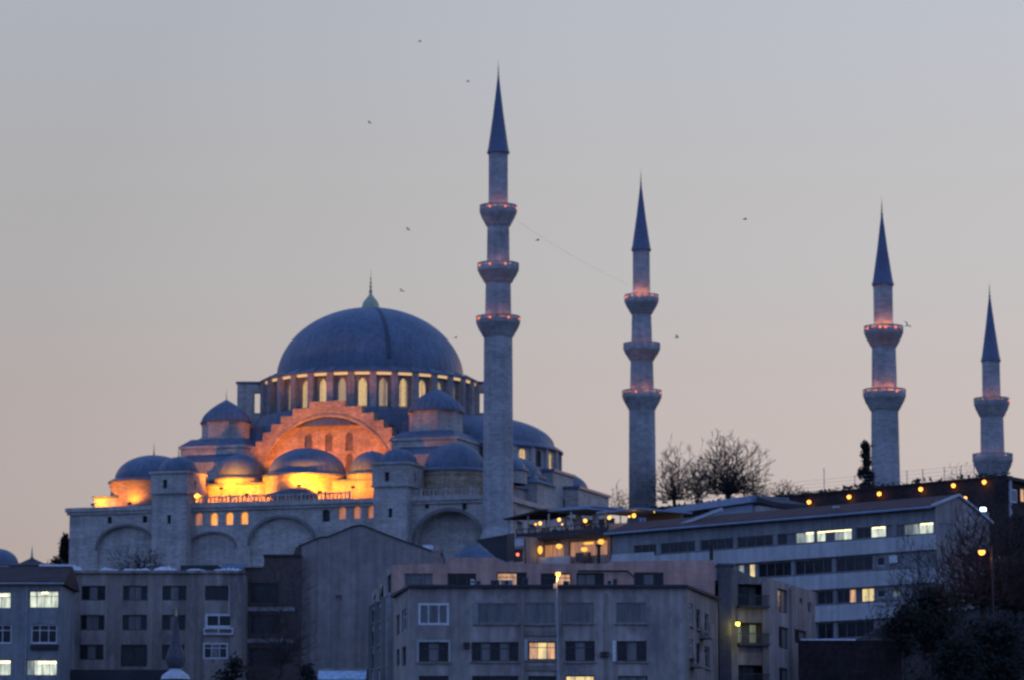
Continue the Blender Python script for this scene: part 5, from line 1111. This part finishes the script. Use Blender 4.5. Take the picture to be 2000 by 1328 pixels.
# ---------------------------------------------------------------- trees, shrubs
def bare_tree(px, pyb, pyt, Y, spread, label, seed, depth=6, trunk=.24, name='bare_tree', group='bare winter trees', tips=700, tip_r=.014, low=.22):
    """bare winter crown: twig ends scattered through the crown, each joined to the nearest branch nearer the trunk; branches thicken with what they carry"""
    random.seed(seed); b = P(px, pyb, Y); H = Zat(pyt, Y)-b.z; zg = min(ground_z(b.x, Y), b.z-.1)
    o = empty(name, (b.x, Y, zg), label, 'tree', group); hw = spread/F*Y/2
    nodes = [Vector((b.x, Y, b.z))]; par = [-1]; fork = H*random.uniform(.10, .16)
    for k in range(1, 4): nodes.append(Vector((b.x+random.gauss(0, .04*H*.3), Y+random.gauss(0, .1), b.z+fork*k/3))); par.append(k-1)
    F0 = nodes[3]; ends = []
    while len(ends) < tips:
        t = random.random()**.75; a = random.random()*2*PI; el = math.asin(random.random()**.8 if random.random() < .8 else random.uniform(-.05, .5))
        lump = 1+.16*math.sin(3*a+seed)+.12*math.sin(5*el+2*a+seed*2)+random.gauss(0, .04)
        r = t*lump
        ends.append(Vector((F0.x+hw*r*math.cos(a)*math.cos(el), F0.y+hw*r*math.sin(a)*math.cos(el), b.z+H*low+ (H*(1-low))*r*.95*math.sin(el))))
    ends.sort(key=lambda e: (e-F0).length+random.random()*.25*H)
    pool = np.zeros((tips*6+10, 3)); dist = np.full(tips*6+10, 1e9)
    for k, n in enumerate(nodes): pool[k] = n; dist[k] = (n-F0).length if k >= 3 else 1e9
    for e in ends:
        de = (e-F0).length; m = len(nodes); ee = np.array(e)
        c = np.sqrt(((pool[:m]-ee)**2).sum(1)) + dist[:m]*.28 + np.maximum(0, pool[:m, 2]-e.z)*.8 + (dist[:m] > de*.97+.01)*1e6
        best = int(c.argmin()); n = nodes[best]; L = (e-n).length; st = max(1, min(5, int(L/(.09*H))+1)); prev = best
        for q in range(1, st+1):
            t = q/st; p = n.lerp(e, t) + Vector((0, 0, -.10*L*math.sin(PI*t))) + (Vector((random.gauss(0, 1), random.gauss(0, 1), random.gauss(0, 1)))*(.025*L) if q < st else Vector())
            k = len(nodes); nodes.append(p); par.append(prev); prev = k; pool[k] = p; dist[k] = (p-F0).length
    cnt = [0]*len(nodes); kids = [0]*len(nodes)
    for k in range(1, len(nodes)): kids[par[k]] += 1
    for k in range(len(nodes)-1, 0, -1):
        cnt[k] += 1 if kids[k] == 0 else 0; cnt[par[k]] += cnt[k]
    ex = math.log(max(1.5, trunk/tip_r))/math.log(max(2, cnt[0])); tk = MB(); tw = MB()
    for k in range(1, len(nodes)):
        r1 = tip_r*max(1, cnt[k])**ex; r0 = min(tip_r*max(1, cnt[par[k]])**ex, r1*1.5); (tk if cnt[k] > tips*.09 else tw).tube(nodes[par[k]], nodes[k], r0, r1, 6 if cnt[k] > tips*.09 else 3)
    for k in range(4, len(nodes)):                                   # sprays of fine twigs at the branch ends
        if kids[k] == 0:
            d = (nodes[k]-nodes[par[k]]).normalized(); l = H*.055
            for q in range(3): tw.tube(nodes[k]-d*l*random.random(), nodes[k]+(d+Vector((random.gauss(0, .45), random.gauss(0, .45), random.gauss(.15, .35)))).normalized()*l*random.uniform(.6, 1.3), tip_r*.9, tip_r*.6, 3)
    tk.tube((b.x, Y, zg-.3), b, trunk*1.2, trunk, 7)
    tk.build('trunk', BARK, o, 60); tw.build('crown', TWIG, o, 60); return o
bare_tree(1424, 990, 850, 462, 150, 'full round bare tree with dense twigs, right of the smaller bare tree', 3, trunk=.32, tips=2600, tip_r=.024, low=.2)
bare_tree(1318, 1005, 868, 466, 96, 'loose bare tree standing directly beside the three-balcony minaret foot', 7, trunk=.24, tips=1100, tip_r=.022)
bare_tree(1366, 1000, 868, 476, 66, 'thin bare tree between the loose one and the full round one', 18, trunk=.15, tips=520, tip_r=.021)
bare_tree(1212, 1010, 945, 575, 60, 'faint low bare tree left of the minaret behind the cafe', 9, trunk=.1, tips=300, tip_r=.022)
bare_tree(1532, 990, 938, 450, 110, 'low spreading bare bush right of the full round bare tree', 12, trunk=.1, tips=900, tip_r=.022)
bare_tree(1478, 990, 945, 470, 64, 'small bare bush at the foot of the full round bare tree', 41, trunk=.09, tips=500, tip_r=.022)
bare_tree(1872, 960, 898, 425, 84, 'slender bare sapling rising over the dark wall left of the farthest minaret', 15, trunk=.06, tips=170, tip_r=.011)
bare_tree(1920, 1235, 985, 312, 205, 'large bare tree before the pale gable, a street lamp in its branches', 21, trunk=.26, tips=2600, tip_r=.022)
bare_tree(1806, 1250, 1050, 314, 150, 'bare tree spreading over the right end of the white-banded building', 23, trunk=.16, tips=1400, tip_r=.015)
bare_tree(1985, 1240, 1000, 318, 130, 'dark bare tree at the right picture edge', 27, trunk=.22, tips=2000, tip_r=.022)
bare_tree(1730, 1270, 1150, 316, 110, 'low bare tree before the lower white band of the long building', 29, trunk=.1, tips=420, tip_r=.012)
bare_tree(272, 1130, 1064, 470, 130, 'small bare tree in front of the leftmost blind arch of the mosque', 30, trunk=.1, tips=700, tip_r=.022)
bare_tree(545, 1345, 1112, 335, 140, 'slight bare tree before the dark brick house', 33, trunk=.1, tips=700, tip_r=.012)
def leafy(px, py0, py1, Y, wpx, label, seed, name, shape, n=1500, size=.28, group=None, cat='tree', mat=EVERG, trunk=.18):
    """evergreen: tapered trunk, limbs, and leaf clumps spread through the crown"""
    random.seed(seed); b = P(px, py0, Y); H = Zat(py1, Y)-b.z; w = wpx/F*Y/2; zg = min(ground_z(b.x, Y), b.z-.1)
    o = empty(name, (b.x, Y, zg), label, cat, group); q = MB(); q.tube((b.x, Y, zg-.3), (b.x, Y, b.z+H*.8), trunk, trunk*.3, 7)
    cl = []
    for k in range(26):
        t = random.random(); a = random.random()*2*PI; r = shape(t)*w*random.uniform(.25, .95); c = Vector((b.x+r*math.cos(a), Y+r*math.sin(a), b.z+t*H)); cl.append((c, shape(t)*w))
        q.tube((b.x, Y, b.z+max(0, t-.12)*H), c, .05, .02, 4)
    q.build('trunk', BARK, o, 60); q = MB()
    for k in range(n):
        c, s = random.choice(cl); s = max(.35, s*.42)
        p = c+Vector((random.gauss(0, s*.6), random.gauss(0, s*.6), random.gauss(0, s*.75)))
        x = Vector((random.gauss(0, 1), random.gauss(0, 1), random.gauss(0, 1))).normalized(); y = x.orthogonal().normalized(); l = size*random.uniform(.6, 1.4)
        q.add([p-x*l, p+y*l*.45, p+x*l, p-y*l*.45], [(0, 1, 2, 3)])
    q.build('crown', mat, o); return o
cyp = lambda t: (1-t)**.55*(.55+.45*min(1, t*6))
rnd = lambda t: math.sqrt(max(0, 1-(2*t-1)**2))*.9+.15
leafy(1692, 952, 868, 438, 34, 'dark ragged cypress at the foot of the two-balcony minaret', 5, 'cypress_tree', cyp, 2200, .24)
leafy(125, 1112, 1036, 530, 30, 'dark cypress half hidden behind the left end of the mosque wall', 6, 'cypress_tree', cyp, 1500, .3)
leafy(112, 1112, 1092, 500, 30, 'low dark shrub at the left foot of the mosque', 61, 'shrub', rnd, 500, .2, None, 'shrub')
leafy(1822, 1262, 1164, 305, 104, 'dark rounded evergreen below the right end of the white-banded building', 8, 'evergreen_tree', rnd, 4200, .22, 'evergreens on the dark slope')
leafy(1766, 1275, 1196, 303, 64, 'smaller dark evergreen just left of the big rounded one', 10, 'evergreen_tree', rnd, 2000, .2, 'evergreens on the dark slope')
leafy(1950, 1330, 1225, 300, 120, 'broad dark evergreen at the lower right corner', 13, 'evergreen_tree', rnd, 5000, .24, 'evergreens on the dark slope')
leafy(1880, 1350, 1250, 296, 100, 'dark evergreen left of the broad one in the lower right corner', 14, 'evergreen_tree', rnd, 4000, .22, 'evergreens on the dark slope')
leafy(1995, 1190, 1010, 335, 70, 'tall dark evergreen behind the bare trees at the right edge', 16, 'evergreen_tree', rnd, 5000, .26, 'evergreens on the dark slope')
leafy(600, 1350, 1305, 296, 44, 'round dark bush beside the pale blue awning', 17, 'shrub', rnd, 900, .14, None, 'shrub')
leafy(452, 1345, 1290, 338, 70, 'dark bush below the white-framed window of the grey block', 19, 'shrub', rnd, 900, .18, None, 'shrub')
def undergrowth():
    random.seed(77); q = MB()
    for k in range(9000):
        x = random.uniform(20, 62); y = random.uniform(284, 330); z = ground_z(x, y)+random.random()**2*1.3
        p = Vector((x, y, z)); a = Vector((random.gauss(0, 1), random.gauss(0, 1), random.gauss(0, 1))).normalized(); b = a.orthogonal().normalized(); l = random.uniform(.12, .4)
        q.add([p-a*l, p+b*l*.5, p+a*l, p-b*l*.5], [(0, 1, 2, 3)])
    o = q.build('undergrowth', IVY); o['kind'] = 'stuff'
undergrowth()

# low garden wall along the dark slope
def garden_wall():
    f = Face(G(1560, 1255, 306), G(1760, 1252, 306)); zt = Zat(1250, 306)
    o = empty('garden_wall', f(f.L/2, zt-4, 0), 'low dark wall with a snowy coping under the white-banded building', 'wall')
    slab(f, o, DARKSTONE, 'wall_body', 0, f.L, zt-7, zt, -.5, 0); slab(f, o, SNOW, 'coping', .2, f.L*.55, zt+.003, zt+.14, -.55, .1)
garden_wall()

# ---------------------------------------------------------------- gulls
def gull(p, ang, flap, label, sc=1.0, tilt=0):
    """one continuous body: head, body, tail and two bent wings"""
    q = MB(); prof = [(-.32, .015), (-.24, .05), (-.1, .085), (.06, .09), (.17, .06), (.23, .055), (.28, .045), (.31, .018), (.36, .004)]; n = 8; vs = []
    for x, r in prof:
        for i in range(n): vs.append((x, r*math.cos(2*PI*i/n), r*.85*math.sin(2*PI*i/n)+(.03 if x > .2 else 0)))
    q.add(vs, [(j*n+i, j*n+(i+1) % n, (j+1)*n+(i+1) % n, (j+1)*n+i) for j in range(len(prof)-1) for i in range(n)])
    for s in (-1, 1):
        st = [(0.06, .13, -.1, .03), (.33, .17, -.05, .33*flap+.02), (.66, .06, -.13, .36*flap-.02), (.72, -.06, -.1, .36*flap-.03)]; w = []
        for y, xf, xb, z in st:
            w += [(xf, s*y, z), ((xf+xb)/2, s*y, z+.025), (xb, s*y, z)]
        q.add(w, [(3*j+i, 3*j+i+1, 3*j+4+i, 3*j+3+i) for j in range(3) for i in range(2)] + [(3*j+2, 3*j, 3*j+3, 3*j+5) for j in range(3)])
    q.add([(-.28, -.04, .0), (-.28, .04, .0), (-.46, .09, .0), (-.46, -.09, .0), (-.3, 0, .03)], [(0, 1, 2, 3), (0, 4, 1), (1, 4, 2), (2, 4, 3), (3, 4, 0)])
    o = q.thing('seagull', FEATHER, (0, 0, 0), 60); o.location = p; o.rotation_euler = (tilt, 0, ang); o.scale = (sc,)*3
    return tag(o, label, 'seagull', 'gulls in the sky')
for k, (x, y, Y, a, fl, t, lb) in enumerate([
    (820, 82, 430, .3, .5, .1, 'tiny gull highest in the sky, above all the minarets'), (914, 160, 420, .1, .35, 0, 'gull level with the tip of the tallest minaret, to its left'),
    (722, 241, 440, 2.8, .6, .2, 'gull high above the dome, alone in the upper left sky'), (797, 449, 400, -.4, .45, -.2, 'gull gliding between the dome finial and the top balcony'),
    (1050, 470, 380, .05, .3, 0, 'gull just right of the tallest minaret under the thin wire'), (1455, 429, 380, .1, .4, .1, 'gull gliding alone between the second and third minarets'),
    (785, 569, 420, -.6, .5, -.3, 'gull close beside the finial of the great dome'), (1322, 660, 380, -.2, .5, -.2, 'gull right of the second minaret at balcony height'),
    (1772, 637, 380, -.8, .8, -.5, 'gull with raised wings beside the top balcony of the third minaret'), (890, 660, 430, .2, .3, 0, 'faint gull above the right shoulder of the great dome')]):
    gull(P(x, y, Y), a, fl, lb, .72 if k not in (4, 5, 7, 8) else .8, t)
